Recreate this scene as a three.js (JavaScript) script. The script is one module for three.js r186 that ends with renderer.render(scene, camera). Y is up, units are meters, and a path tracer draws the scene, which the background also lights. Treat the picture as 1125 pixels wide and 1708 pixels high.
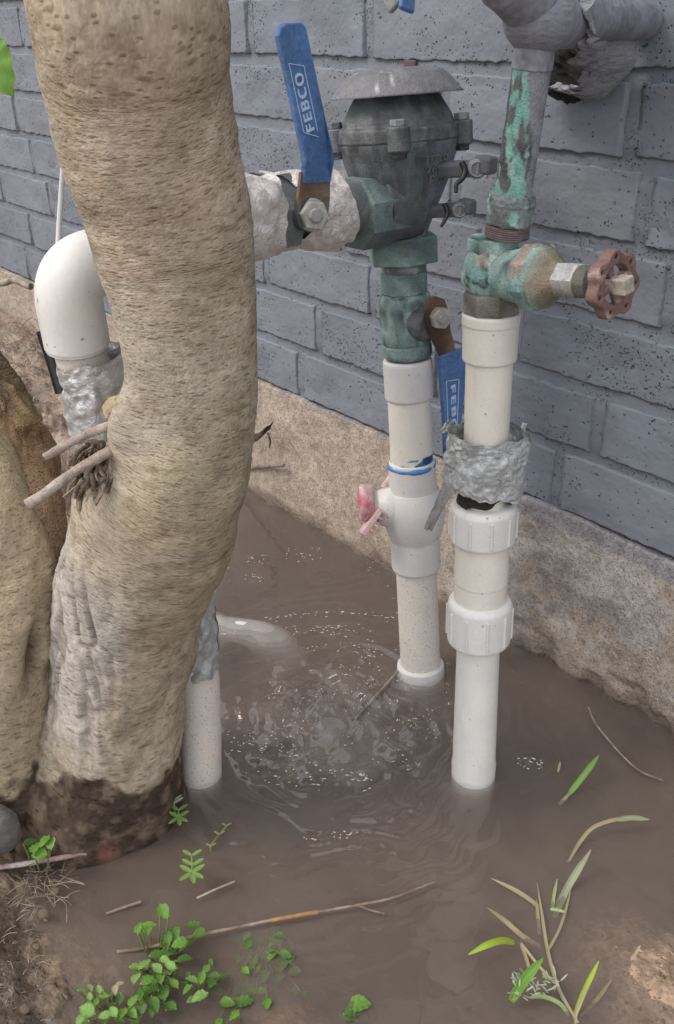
import * as THREE from 'three';
import { RoundedBoxGeometry } from 'three/addons/geometries/RoundedBoxGeometry.js';
import { TextGeometry } from 'three/addons/geometries/TextGeometry.js';
import { FontLoader } from 'three/addons/loaders/FontLoader.js';
import { mergeGeometries } from 'three/addons/utils/BufferGeometryUtils.js';

// ---------- camera, sky, sun, exposure ----------
const U = 0.0677;                                  // one brick course in metres; most lengths below are in courses
const FOC = 1550, CX = 562.5, CY = 854;            // the photograph's lens, in its own pixels (1125 x 1708)
const scene = new THREE.Scene();
const camera = new THREE.PerspectiveCamera(2 * Math.atan(CY / FOC) * 180 / Math.PI, 674 / 1024, 0.02, 200);
const V = (x, y, z) => new THREE.Vector3((x + 8) * U, y * U, z * U);
camera.rotation.set(-0.49226876, 0.87138463, -0.01386435, 'YXZ');
camera.position.copy(V(0, 9.25784747, 10.61103585));
camera.updateMatrixWorld(true);

function overcastSky() {
  const W = 64, H = 32, d = new Float32Array(W * H * 4);
  for (let j = 0; j < H; j++) for (let i = 0; i < W; i++) {
    const up = Math.sin(((j + 0.5) / H - 0.5) * Math.PI), k = up > 0 ? (0.62 + 0.38 * up) : 0.3;
    d.set([0.98 * k, 1.0 * k, 1.04 * k, 1], (j * W + i) * 4);
  }
  const t = new THREE.DataTexture(d, W, H, THREE.RGBAFormat, THREE.FloatType);
  t.mapping = THREE.EquirectangularReflectionMapping; t.magFilter = THREE.LinearFilter; t.needsUpdate = true;
  return t;
}
scene.background = scene.environment = overcastSky();
scene.environmentIntensity = scene.backgroundIntensity = 1.0;
const sun = new THREE.DirectionalLight(0xfff2e0, 0.9);
sun.position.copy(V(-8, 5, 2)).add(new THREE.Vector3(-0.9, 2.4, 1.9));
sun.target.position.copy(V(-8, 5, 2));
sun.castShadow = true; sun.shadow.radius = 40; sun.shadow.mapSize.set(2048, 2048);
Object.assign(sun.shadow.camera, { left: -1.5, right: 1.5, top: 1.5, bottom: -1.5, near: 0.1, far: 8 });
scene.add(sun, sun.target);
const renderer = new THREE.WebGLRenderer({ antialias: true });
renderer.toneMapping = THREE.LinearToneMapping;
renderer.toneMappingExposure = 1.92;
renderer.shadowMap.enabled = true;

// ---------- helpers: numbers ----------
function rng(seed) { let a = seed >>> 0; return () => { a = (a + 0x6D2B79F5) >>> 0; let t = Math.imul(a ^ (a >>> 15), 1 | a); t = (t + Math.imul(t ^ (t >>> 7), 61 | t)) ^ t; return ((t ^ (t >>> 14)) >>> 0) / 4294967296; }; }
const hash = (x, y, z) => { let h = Math.imul(x | 0, 374761393) + Math.imul(y | 0, 668265263) + Math.imul(z | 0, 1274126177); h = Math.imul(h ^ (h >>> 13), 1274126177); return ((h ^ (h >>> 16)) >>> 0) / 4294967296; };
const clamp = (x, a = 0, b = 1) => x < a ? a : x > b ? b : x;
const lerp = (a, b, t) => a + (b - a) * t;
const sm = (a, b, x) => { const t = clamp((x - a) / (b - a)); return t * t * (3 - 2 * t); };
function vn(x, y, z, p = 0) {                       // value noise, 0..1, repeating every p cells in x and y when p > 0
  const X = Math.floor(x), Y = Math.floor(y), Z = Math.floor(z); let u = x - X, v = y - Y, w = z - Z;
  u = u * u * (3 - 2 * u); v = v * v * (3 - 2 * v); w = w * w * (3 - 2 * w);
  const m = (a) => p ? ((a % p) + p) % p : a, X0 = m(X), X1 = m(X + 1), Y0 = m(Y), Y1 = m(Y + 1);
  return lerp(lerp(lerp(hash(X0, Y0, Z), hash(X1, Y0, Z), u), lerp(hash(X0, Y1, Z), hash(X1, Y1, Z), u), v),
    lerp(lerp(hash(X0, Y0, Z + 1), hash(X1, Y0, Z + 1), u), lerp(hash(X0, Y1, Z + 1), hash(X1, Y1, Z + 1), u), v), w);
}
function fbm(x, y, z, oct = 4, p = 0) { let s = 0, a = 0.5, t = 0; for (let i = 0; i < oct; i++) { s += a * vn(x, y, z + i * 17.3, p); t += a; a *= 0.5; x *= 2; y *= 2; z *= 2; p *= 2; } return s / t; }
const ridge = (x, y, z, oct = 3, p = 0) => { let s = 0, a = 0.5, t = 0; for (let i = 0; i < oct; i++) { s += a * (1 - Math.abs(2 * vn(x, y, z + i * 9.7, p) - 1)); t += a; a *= 0.5; x *= 2; y *= 2; z *= 2; p *= 2; } return s / t; };
function cells(x, y, p, seed) {                     // distance to the nearest of one point per cell, and that cell's random number
  const X = Math.floor(x), Y = Math.floor(y); let best = 9, id = 0;
  for (let j = -1; j < 2; j++) for (let i = -1; i < 2; i++) {
    const a = ((X + i) % p + p) % p, b = ((Y + j) % p + p) % p, dx = X + i + hash(a, b, seed) - x, dy = Y + j + hash(a, b, seed + 1) - y, d = dx * dx + dy * dy;
    if (d < best) { best = d; id = hash(a, b, seed + 2); }
  }
  return [Math.sqrt(best), id];
}
function cellsXY(x, y, px, py, seed) {
  const X = Math.floor(x), Y = Math.floor(y); let best = 9, id = 0;
  for (let j = -1; j < 2; j++) for (let i = -1; i < 2; i++) {
    const a = ((X + i) % px + px) % px, b = ((Y + j) % py + py) % py, dx = X + i + hash(a, b, seed) - x, dy = Y + j + hash(a, b, seed + 1) - y, d = dx * dx + dy * dy;
    if (d < best) { best = d; id = hash(a, b, seed + 2); }
  }
  return [Math.sqrt(best), id];
}
const tri = (x) => 1 - 4 * Math.abs(x - Math.floor(x) - 0.5);                        // a zigzag, -1..1
function creases(p, s, k, seed = 0) {               // flat facets between sharp folds, as in crushed foil
  let d = 0; const w = (fbm(p.x * s * 0.5, p.y * s * 0.5, p.z * s * 0.5 + seed, 2) - 0.5) * 1.6;
  for (let i = 0; i < 5; i++) { const a = hash(i, seed, 1) * 6.28, b = hash(i, seed, 2) * 2 - 1, c = Math.sqrt(1 - b * b), f = s * (0.22 + 0.16 * i) ; d += tri((p.x * Math.cos(a) * c + p.y * b + p.z * Math.sin(a) * c) * f + w + hash(i, seed, 3)) / (1 + 0.75 * i) * sm(0.25, 0.6, vn(p.x * s * 0.4 + i * 7, p.y * s * 0.4, p.z * s * 0.4)); }
  return d * k * 0.5;
}
const lin = (r, g, b) => new THREE.Color().setRGB(r / 255, g / 255, b / 255, THREE.SRGBColorSpace);
const mix3 = (a, b, t) => [lerp(a[0], b[0], t), lerp(a[1], b[1], t), lerp(a[2], b[2], t)];

// ---------- helpers: from a place in the photograph to a place in the yard ----------
const camR = new THREE.Matrix3().setFromMatrix4(camera.matrixWorld), camRi = camR.clone().transpose();
const ray = (px, py) => new THREE.Vector3((px - CX) / FOC, -(py - CY) / FOC, -1).applyMatrix3(camR);
const onPlane = (px, py, axis, value) => { const d = ray(px, py), o = camera.position; return o.clone().addScaledVector(d, (value - o[axis]) / d[axis]); };
const atZ = (px, py, z) => onPlane(px, py, 'z', z * U);            // on a plane parallel to the wall, z courses off it
const atY = (px, py, y = 0) => onPlane(px, py, 'y', y * U);        // on a level plane, y courses above the water
const atX = (px, py, x) => onPlane(px, py, 'x', (x + 8) * U);
const atD = (px, py, t) => camera.position.clone().addScaledVector(ray(px, py), t * U);
const depthOf = (p) => -p.clone().sub(camera.position).applyMatrix3(camRi).z;
const pyOf = (p) => { const q = p.clone().sub(camera.position).applyMatrix3(camRi); return CY - FOC * q.y / -q.z; };

// ---------- helpers: objects ----------
const used = {};
const numbered = (n) => { const k = used[n] = (used[n] ?? -1) + 1; return k ? `${n}_${String(k).padStart(3, '0')}` : n; };
function tag(o, label, category, group, kind) {
  if (label) o.userData.label = label;
  if (category) o.userData.category = category;
  if (group) o.userData.group = group;
  if (kind) o.userData.kind = kind;
  return o;
}
function thing(name, label, category, pos, group) {
  const o = new THREE.Group(); o.name = numbered(name); if (pos) o.position.copy(pos); scene.add(o);
  return tag(o, label, category, group);
}
function part(name, geo, mat, parent, label, kind) {
  const m = new THREE.Mesh(geo, mat); m.castShadow = m.receiveShadow = true;
  m.name = parent === scene ? numbered(name) : name; parent.add(m);
  return tag(m, label, null, null, kind);
}
// world geometry handed to a group that already stands somewhere
function local(geo, group) { group.updateMatrixWorld(true); return geo.applyMatrix4(group.matrixWorld.clone().invert()); }

// ---------- helpers: geometry ----------
function grid(nu, nv, f, closeU = false) {          // f(u, v) -> {p, uv?, c?}
  const pos = [], uv = [], col = [], idx = [];
  for (let j = 0; j <= nv; j++) for (let i = 0; i <= nu; i++) {
    const r = f(i / nu, j / nv, i, j); pos.push(r.p.x, r.p.y, r.p.z);
    uv.push(...(r.uv ?? [i / nu, j / nv])); if (r.c) col.push(...r.c);
  }
  for (let j = 0; j < nv; j++) for (let i = 0; i < nu; i++) { const a = j * (nu + 1) + i, b = a + 1, c = a + nu + 1, d = c + 1; idx.push(a, b, d, a, d, c); }
  const g = new THREE.BufferGeometry();
  g.setAttribute('position', new THREE.Float32BufferAttribute(pos, 3));
  g.setAttribute('uv', new THREE.Float32BufferAttribute(uv, 2));
  if (col.length) g.setAttribute('color', new THREE.Float32BufferAttribute(col, 3));
  g.setIndex(idx); g.computeVertexNormals();
  if (closeU) {
    const n = g.attributes.normal;
    for (let j = 0; j <= nv; j++) { const a = j * (nu + 1), b = a + nu, x = n.getX(a) + n.getX(b), y = n.getY(a) + n.getY(b), z = n.getZ(a) + n.getZ(b), l = Math.hypot(x, y, z) || 1; n.setXYZ(a, x / l, y / l, z / l); n.setXYZ(b, x / l, y / l, z / l); }
  }
  return g;
}
function boxUV(g) {                                 // uv in metres from the side each face looks to
  g = g.index ? g.toNonIndexed() : g;
  const p = g.attributes.position, uv = new Float32Array(p.count * 2), a = new THREE.Vector3(), b = new THREE.Vector3(), c = new THREE.Vector3();
  for (let i = 0; i < p.count; i += 3) {
    a.fromBufferAttribute(p, i); b.fromBufferAttribute(p, i + 1); c.fromBufferAttribute(p, i + 2);
    const n = b.clone().sub(a).cross(c.clone().sub(a)), x = Math.abs(n.x), y = Math.abs(n.y), z = Math.abs(n.z);
    [a, b, c].forEach((q, k) => { const s = x > y && x > z ? [q.z, q.y] : y > z ? [q.x, q.z] : [q.x, q.y]; uv[(i + k) * 2] = s[0]; uv[(i + k) * 2 + 1] = s[1]; });
  }
  g.setAttribute('uv', new THREE.BufferAttribute(uv, 2));
  return g;
}
function displace(g, f) {                           // f(position, normal) -> metres along the normal
  const p = g.attributes.position, n = g.attributes.normal, a = new THREE.Vector3(), b = new THREE.Vector3();
  for (let i = 0; i < p.count; i++) { a.fromBufferAttribute(p, i); b.fromBufferAttribute(n, i); const d = f(a, b); p.setXYZ(i, a.x + b.x * d, a.y + b.y * d, a.z + b.z * d); }
  g.computeVertexNormals(); return g;
}
// a turned profile [[height, radius], ...] in metres, every corner eased by r, uv in metres
function turned(profile, { seg = 48, r = 0.0006, cap = true, wob = null } = {}) {
  let pts = profile.map(([h, q]) => new THREE.Vector2(Math.max(q, 1e-5), h));
  if (cap) { pts = [new THREE.Vector2(1e-5, pts[0].y), ...pts, new THREE.Vector2(1e-5, pts.at(-1).y)]; }
  const out = [];
  pts.forEach((p, i) => {
    if (i === 0 || i === pts.length - 1) return out.push(p.clone());
    const a = pts[i - 1].clone().sub(p), b = pts[i + 1].clone().sub(p), la = a.length(), lb = b.length();
    if (la < 1e-6 || lb < 1e-6) return out.push(p.clone());
    const k = Math.min(r, la * 0.45, lb * 0.45); a.divideScalar(la); b.divideScalar(lb);
    if (a.dot(b) < -0.97) return out.push(p.clone());
    const p0 = p.clone().addScaledVector(a, k), p1 = p.clone().addScaledVector(b, k);
    out.push(p0.clone().addScaledVector(a, Math.min(k, la * 0.04)), p0, p.clone().lerp(p0.clone().lerp(p1, 0.5), 0.55), p1, p1.clone().addScaledVector(b, Math.min(k, lb * 0.04)));
  });
  const g = new THREE.LatheGeometry(out, seg), uv = g.attributes.uv, n = out.length; let s = 0;
  const R = Math.max(...out.map((p) => p.x)), arc = out.map((p, i) => (i ? s += p.distanceTo(out[i - 1]) : 0));
  for (let i = 0; i <= seg; i++) for (let j = 0; j < n; j++) uv.setXY(i * n + j, i / seg * 2 * Math.PI * R, arc[j]);
  if (wob) displace(g, wob);
  return g;
}
function hexNut(rad, h, { sides = 6, ease = 0.0009, turn = 0 } = {}) {   // across-corners radius, standing on y = 0
  const s = new THREE.Shape(); for (let i = 0; i < sides; i++) { const a = turn + i / sides * 2 * Math.PI; s[i ? 'lineTo' : 'moveTo'](Math.cos(a) * (rad - ease), Math.sin(a) * (rad - ease)); } s.closePath();
  const g = new THREE.ExtrudeGeometry(s, { depth: h - 2 * ease, bevelEnabled: true, bevelThickness: ease, bevelSize: ease, bevelSegments: 2 });
  g.translate(0, 0, ease).rotateX(-Math.PI / 2); return boxUV(g);
}
function tube(pts, rad, { seg = 60, around = 24, closed = false } = {}) {
  const curve = new THREE.CatmullRomCurve3(pts, closed, 'centripetal'), L = curve.getLength(), rf = typeof rad === 'function' ? rad : () => rad;
  const fr = curve.computeFrenetFrames(seg, closed);
  const g = grid(around, seg, (u, v, i, j) => {
    const p = curve.getPointAt(v), a = u * 2 * Math.PI, r = rf(v, a);
    return { p: p.addScaledVector(fr.normals[j], Math.cos(a) * r).addScaledVector(fr.binormals[j], Math.sin(a) * r), uv: [u * 2 * Math.PI * rf(0.5, 0), v * L] };
  }, true);
  // end caps
  const ends = [0, 1].map((v) => grid(around, 1, (u, w) => { const p = curve.getPointAt(v), a = (v ? u : 1 - u) * 2 * Math.PI, r = rf(v, a) * (1 - w), j = v ? seg : 0; return { p: p.addScaledVector(fr.normals[j], Math.cos(a) * r).addScaledVector(fr.binormals[j], Math.sin(a) * r) }; }));
  return mergeGeometries([g, ...ends]);
}
function bar(a, b, w, h, ease = 0.001) {            // a rounded bar from a to b
  const L = a.distanceTo(b), g = new RoundedBoxGeometry(w, L, h, 2, ease);
  g.applyQuaternion(new THREE.Quaternion().setFromUnitVectors(new THREE.Vector3(0, 1, 0), b.clone().sub(a).normalize()));
  return g.translate((a.x + b.x) / 2, (a.y + b.y) / 2, (a.z + b.z) / 2);
}
const turnTo = (g, dir) => g.applyQuaternion(new THREE.Quaternion().setFromUnitVectors(new THREE.Vector3(0, 1, 0), dir.clone().normalize()));
// a straight pipe run: heights and radii along it read from the photograph
function run(A, B) {
  const dir = B.clone().sub(A).normalize(), q = new THREE.Quaternion().setFromUnitVectors(new THREE.Vector3(0, 1, 0), dir);
  const h = (py) => { let lo = -0.4, hi = 1.6; for (let i = 0; i < 60; i++) { const m = (lo + hi) / 2; if (pyOf(A.clone().addScaledVector(dir, m)) > py) lo = m; else hi = m; } return (lo + hi) / 2; };
  const at = (hh) => A.clone().addScaledVector(dir, hh);
  const r = (py, w) => depthOf(at(h(py))) * w / 2 / FOC;
  const prof = (list, base = 0) => list.map(([py, w]) => [h(py) - base, r(py, w)]).sort((a, b) => 0);
  const base = (py) => ({ pos: at(h(py)), h: h(py), q });
  return { dir, q, h, at, r, prof, base };
}
function onRun(name, label, category, R, pyBase, group) { const b = R.base(pyBase), t = thing(name, label, category, b.pos, group); t.quaternion.copy(b.q); t.h0 = b.h; t.updateMatrixWorld(true); return t; }

// ---------- helpers: textures and materials ----------
function tex(size, f) {                             // f(u, v) -> {c: [r, g, b] sRGB 0..255, h: 0..1, r: 0..1}
  const a = new Uint8Array(size * size * 4), b = new Uint8Array(size * size * 4); let rough = null;
  for (let j = 0; j < size; j++) for (let i = 0; i < size; i++) {
    const o = (j * size + i) * 4, t = f((i + 0.5) / size, (j + 0.5) / size), h = clamp(t.h) * 255;
    a[o] = clamp(t.c[0], 0, 255); a[o + 1] = clamp(t.c[1], 0, 255); a[o + 2] = clamp(t.c[2], 0, 255); a[o + 3] = 255;
    b[o] = h; b[o + 1] = h; b[o + 2] = h; b[o + 3] = 255;
    if (t.r !== undefined) { rough ??= new Uint8Array(size * size * 4); rough[o] = rough[o + 1] = rough[o + 2] = clamp(t.r) * 255; rough[o + 3] = 255; }
  }
  const make = (d, srgb) => { const t = new THREE.DataTexture(d, size, size); t.wrapS = t.wrapT = THREE.RepeatWrapping; t.magFilter = THREE.LinearFilter; t.minFilter = THREE.LinearMipmapLinearFilter; t.generateMipmaps = true; if (srgb) t.colorSpace = THREE.SRGBColorSpace; t.needsUpdate = true; return t; };
  return { map: make(a, true), bumpMap: make(b), roughnessMap: rough && make(rough) };
}
function mat(T, metres, o = {}) {                   // a texture set laid at its real size
  const m = new THREE.MeshPhysicalMaterial({ roughness: 0.7, ...o });
  if (T) for (const k of ['map', 'bumpMap', 'roughnessMap']) if (T[k]) { const t = T[k].clone(); t.repeat.set(1 / metres, 1 / metres); t.needsUpdate = true; m[k] = t; }
  if (T?.roughnessMap) m.roughness = o.roughness ?? 1;
  return m;
}

// ================= THE SETTING =================
// ---- painted brick: blue-grey masonry paint over pitted brick
const paintT = tex(1024, (u, v) => {
  const n = fbm(u * 6, v * 6, 3, 4, 6), fine = fbm(u * 90, v * 90, 8, 3, 90), drag = fbm(u * 22, v * 70, 5, 3, 0), patch = sm(0.45, 0.7, fbm(u * 9, v * 9, 31, 3, 9));
  let h = 0.72 + (n - 0.5) * 0.3 + (fine - 0.5) * 0.16, dark = 0;
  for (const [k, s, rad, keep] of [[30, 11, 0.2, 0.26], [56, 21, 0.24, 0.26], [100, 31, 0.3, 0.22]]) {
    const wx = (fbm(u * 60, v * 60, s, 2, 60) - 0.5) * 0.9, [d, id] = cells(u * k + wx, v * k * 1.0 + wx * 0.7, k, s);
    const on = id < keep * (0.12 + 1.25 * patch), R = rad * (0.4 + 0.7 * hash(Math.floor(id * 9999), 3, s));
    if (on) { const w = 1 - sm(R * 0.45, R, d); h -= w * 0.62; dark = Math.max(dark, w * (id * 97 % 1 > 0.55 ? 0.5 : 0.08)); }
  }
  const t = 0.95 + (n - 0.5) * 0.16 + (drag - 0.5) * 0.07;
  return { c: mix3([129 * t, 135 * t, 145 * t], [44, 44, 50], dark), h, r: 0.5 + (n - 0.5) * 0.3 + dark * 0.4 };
});
const M = {};
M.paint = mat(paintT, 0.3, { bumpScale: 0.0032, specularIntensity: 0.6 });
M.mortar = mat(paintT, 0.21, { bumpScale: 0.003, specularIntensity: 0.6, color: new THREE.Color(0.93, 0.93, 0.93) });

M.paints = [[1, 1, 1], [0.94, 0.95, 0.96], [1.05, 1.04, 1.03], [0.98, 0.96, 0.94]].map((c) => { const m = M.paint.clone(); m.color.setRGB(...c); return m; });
const FOOT = 2.567;                                 // top of the concrete footing, in courses above the water
const wall = thing('brick_wall', 'pitted brick wall painted blue grey behind the pipes', 'wall', V(-8, FOOT, 0));
{
  const joints = [-7.46, -6.89, -8.45, -6.07, -6.63, -6.97, -8.57, -7.2, -8.7, -6.4, -8.0, -6.9], L = 3.12, g = 0.085;
  const brickShape = (x0, x1, y0, y1, seed, nx, ny) => {
    const w = (x1 - x0) * U, h = (y1 - y0) * U, R = 0.0027;
    const ox = hash(seed, 1, 5) * 3, oy = hash(seed, 2, 5) * 3, tx = (hash(seed, 3, 5) - 0.5) * 0.0016, ty = (hash(seed, 4, 5) - 0.5) * 0.0016, dz = (hash(seed, 6, 5) - 0.5) * 0.0016;
    const ease = (s, n) => { const k = 3 / n; return s < k ? s / k * 0.07 : s > 1 - k ? 1 - (1 - s) / k * 0.07 : 0.07 + (s - k) / (1 - 2 * k) * 0.86; };
    return grid(nx, ny, (a, b, i, j) => {
      const u = ease(a, nx), v = ease(b, ny); let x = u * w, y = v * h;
      const ex = Math.min(x, w - x), ey = Math.min(y, h - y);
      x += (fbm(y * 160, seed * 3.1, 1, 3) - 0.5) * 0.0032 * (1 - sm(0, 0.02, ex)); y += (fbm(x * 130, seed * 5.7, 2, 3) - 0.5) * 0.0048 * (1 - sm(0, 0.014, ey));
      const d = Math.min(ex * 2.6 + 0.0012, ey), round = d < R ? R - Math.sqrt(Math.max(0, R * R - (R - d) * (R - d))) : 0;
      let z = -round * 1.25 + (fbm(x * 26, y * 40, seed * 1.7, 3) - 0.5) * 0.0036 + dz + tx * (u - 0.5) + ty * (v - 0.5);
      if (i === 0 || j === 0 || i === nx || j === ny) z = -0.03;
      return { p: new THREE.Vector3(x, y, z), uv: [x + ox, y + oy] };
    });
  };
  let seed = 1;
  for (let c = 0; c < 10; c++) {
    const far = [];
    for (let k = -11; k <= 4; k++) {
      const jx = joints[c] + k * L + (hash(c, k, 77) - 0.5) * (k === 0 ? 0 : 0.12), jn = joints[c] + (k + 1) * L + (hash(c, k + 1, 77) - 0.5) * (k === -1 ? 0 : 0.12);
      const tight = hash(c, k, 14) < 0.6 ? 0.22 : 0.5, x0 = jx + g * (0.14 + 0.3 * hash(c, k, 9)), x1 = jn - g * (0.14 + 0.3 * hash(c, k, 10)), y0 = c + (c ? g * (0.55 + 0.35 * hash(c, k, 11)) : 0.0), y1 = c + 1 - g * (0.55 + 0.35 * hash(c, k, 12));
      const shown = x0 > -31 && x0 < -3;
      const geo = brickShape(x0, x1, y0, y1, seed++, shown ? 56 : 14, shown ? 20 : 8).translate((x0 + 8) * U, y0 * U, 0);
      if (shown) part('brick', geo, M.paints[Math.floor(hash(c, k, 31) * 4)], wall); else far.push(geo);
    }
    part('brickwork', mergeGeometries(far), M.paint, wall, null, 'stuff');
  }
  // the courses above the frame, far smaller in what they add: plain rounded bricks
  const high = [];
  for (let c = 10; c < 34; c++) for (let k = -9; k <= 9; k++) high.push(new RoundedBoxGeometry((L - 2 * g) * U, (1 - 2 * g) * U, 0.05, 1, 0.004).translate((k * L + (c % 2) * L / 2) * U, (c + 0.5) * U, -0.025));
  part('brickwork', mergeGeometries(high), M.paint, wall, null, 'stuff');
  part('mortar', grid(700, 130, (u, v) => {
    const x = lerp(-44, 24, u), y = lerp(0, 10.05, v), k = Math.round(y), j = Math.abs(y - k);
    return { p: new THREE.Vector3((x + 8) * U, y * U, -0.0036 + (fbm(x * 2.2, y * 2.2, 4, 3) - 0.5) * 0.003 + 0.0022 * sm(0.1, 0.2, j)), uv: [x * U, y * U] };
  }), M.mortar, wall);
  part('wall_core', new THREE.BoxGeometry(72 * U, 34 * U, 0.12).translate(-2 * U, 17 * U, -0.09), M.paint, wall);
  // one brick's bare red edge showing where the paint flaked off above the vacuum breaker
  const p = atZ(681, 103, 0.02);
  part('exposed_brick', local(displace(new RoundedBoxGeometry(0.0165, 0.0068, 0.012, 4, 0.0015).rotateZ(0.05), (q) => (fbm(q.x * 400, q.y * 400, 3, 2) - 0.5) * 0.0015).translate(p.x, p.y - 0.002, p.z - 0.0072), wall), mat(null, 1, { color: lin(96, 80, 82), roughness: 0.95 }), wall, 'small reddish bare chip of brick in the mortar line');
}

// ---- concrete footing under the bricks
const concT = tex(1024, (u, v) => {
  const n = fbm(u * 5, v * 5, 3, 5, 5), f = fbm(u * 70, v * 70, 8, 3, 70), m = fbm(u * 24, v * 24, 18, 4, 24);
  let h = 0.5 + (m - 0.5) * 0.9 + (f - 0.5) * 0.3, dark = 0, pale = 0;
  for (const [k, s, rad, keep] of [[22, 41, 0.22, 0.28], [60, 51, 0.36, 0.3], [110, 61, 0.4, 0.3]]) { const [d, id] = cells(u * k, v * k, k, s); if (id < keep) { const w = 1 - sm(rad * 0.4, rad, d); h -= w * 0.3; dark = Math.max(dark, w * 0.5); } else if (id > 0.8) pale = Math.max(pale, 1 - sm(rad * 0.5, rad * 1.1, d)); }
  const t = 0.88 + (n - 0.5) * 0.26 + (f - 0.5) * 0.14 + (m - 0.5) * 0.24;
  return { c: mix3(mix3([228 * t, 222 * t, 216 * t], [130, 118, 108], dark * 0.7), [250, 245, 238], pale * 0.4), h, r: 0.9 };
});
M.conc = mat(concT, 0.19, { vertexColors: true, bumpScale: 0.0016, specularIntensity: 0.35 });
const foot = tag(thing('concrete_footing', 'rough stained concrete footing at the wall foot along the water', 'footing'), null, null, null, 'structure');
part('concrete', grid(900, 84, (u, v) => {
  const x = lerp(-42, 22, Math.pow(u, 1)), top = FOOT + (fbm(x * 1.3, 2, 3, 3) - 0.5) * 0.1 - 0.02;
  const s = v < 0.08 ? v / 0.08 : 1, y = v < 0.08 ? top : lerp(top, -2.2, (v - 0.08) / 0.92);
  const down = sm(0, 1, (top - y) / 2.6);
  let z = -0.12 + 0.19 * s + 0.19 * down;
  const right = sm(-9.2, -7, x);
  z += (fbm(x * 1.1, y * 1.6, 7, 4) - 0.5) * (0.09 + 0.01 * right) + (fbm(x * 5, y * 6, 9, 3) - 0.5) * 0.028 * s;
  // a broken lower edge, with hollows under it
  const e = y - (0.36 + 0.5 * (fbm(x * 1.7, 4, 4, 3) - 0.5) * 2 * 0.7);
  z -= 0.12 * right * sm(0.05, -0.12, e) * sm(0.4, 0.6, fbm(x * 2.4, y * 2, 12, 3));
  // colours: warm buff to the left, greyer with a dark damp patch and brown silt to the right, thin paint at the top edge
  const r1 = fbm(x * 0.9, y * 1.3, 21, 4), r2 = fbm(x * 2.6, y * 3.4, 23, 4);
  let c = mix3([0.62, 0.545, 0.475], [0.60, 0.585, 0.57], sm(-10.5, -8.2, x + (r2 - 0.5) * 1.5));
  c = mix3(c, [0.40, 0.375, 0.365], right * sm(0.05, 0.3, 0.62 - Math.abs(y - 1.25 - (r1 - 0.5)) * 0.75 - Math.abs(x + 7.0) * 0.32 + (r2 - 0.5) * 0.9));
  c = mix3(c, [0.52, 0.44, 0.37], right * sm(0.42, 0.62, r2 + 0.25 * sm(1.5, 0.2, y) + 0.2 * sm(-6.4, -5, x) - 0.15) * 0.75);
  c = mix3(c, [0.22, 0.18, 0.155], sm(0.3, 0.0, y + (r2 - 0.5) * 0.4) * 0.8);
  const paintEdge = FOOT - (0.04 + 0.24 * sm(-9.5, -7.5, x)) + (fbm(x * 3, 5, 6, 3) - 0.5) * 0.2;
  c = mix3(c, [0.4, 0.4, 0.46], sm(-0.03, 0.03, y - paintEdge) * 0.85);
  return { p: V(x, y, z), uv: [x * U, y * U + s * 0.01], c };
}), M.conc, foot);

// ---- the mud under and around the puddle
const bank = (x, z) => z - (8.5 + 0.27 * (x + 9));
function ground(x, z) {                              // heights in courses
  let h = -1.15 + (fbm(x * 0.7, z * 0.7, 2, 4) - 0.5) * 0.5;
  const up = (a) => { h = Math.max(h, a); };
  const n = fbm(x * 1.6, z * 1.6, 5, 5) - 0.5;
  up(lerp(-1.3, 1.25, sm(-13.8, -18.5, x - z * 0.25)) + n * 0.7 * sm(-14, -18, x));           // soil heaped along the wall beyond the tree
  const b = bank(x, z); up(clamp(b > 0 ? b * 0.62 : b * 0.34, -1.6, 0.7) + n * 0.5 + (fbm(x * 6, z * 6, 7, 3) - 0.5) * 0.16);
  up(lerp(-1.6, 0.75, sm(9.6, 13, Math.hypot(x + 5, z - 1.5) * 0.9)) * (x > -9 ? 1 : 0) - (x > -9 ? 0 : 3) + n * 0.3);
  const m = Math.hypot((x + 2.6) / 1.25, (z - 3.7) / 0.95); up(-0.045 - 0.28 * m * m + n * 0.12);
  const m2 = Math.hypot((x + 4.95) / 1.0, (z - 7.35) / 0.8); up(-0.08 - 0.4 * m2 * m2 + n * 0.2);
  return h;
}
const mudT = tex(1024, (u, v) => {
  const n = fbm(u * 7, v * 7, 3, 5, 7), f = fbm(u * 60, v * 60, 8, 4, 60), t = 0.8 + (n - 0.5) * 0.5 + (f - 0.5) * 0.4; let pale = 0, dark = 0;
  for (const [k, s] of [[40, 71], [90, 81]]) { const [d, id] = cells(u * k + (f - 0.5), v * k, k, s); const w = 1 - sm(0.12, 0.3, d); if (id > 0.9) pale = Math.max(pale, w); else if (id < 0.14) dark = Math.max(dark, w); }
  return { c: mix3(mix3([255 * t, 250 * t, 244 * t], [255, 250, 240], pale * 0.8), [90, 80, 70], dark * 0.7), h: n * 0.6 + f * 0.5 + pale * 0.3, r: 0.62 + (n - 0.5) * 0.5 };
});
M.mud = mat(mudT, 0.22, { vertexColors: true, bumpScale: 0.004 });
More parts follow.
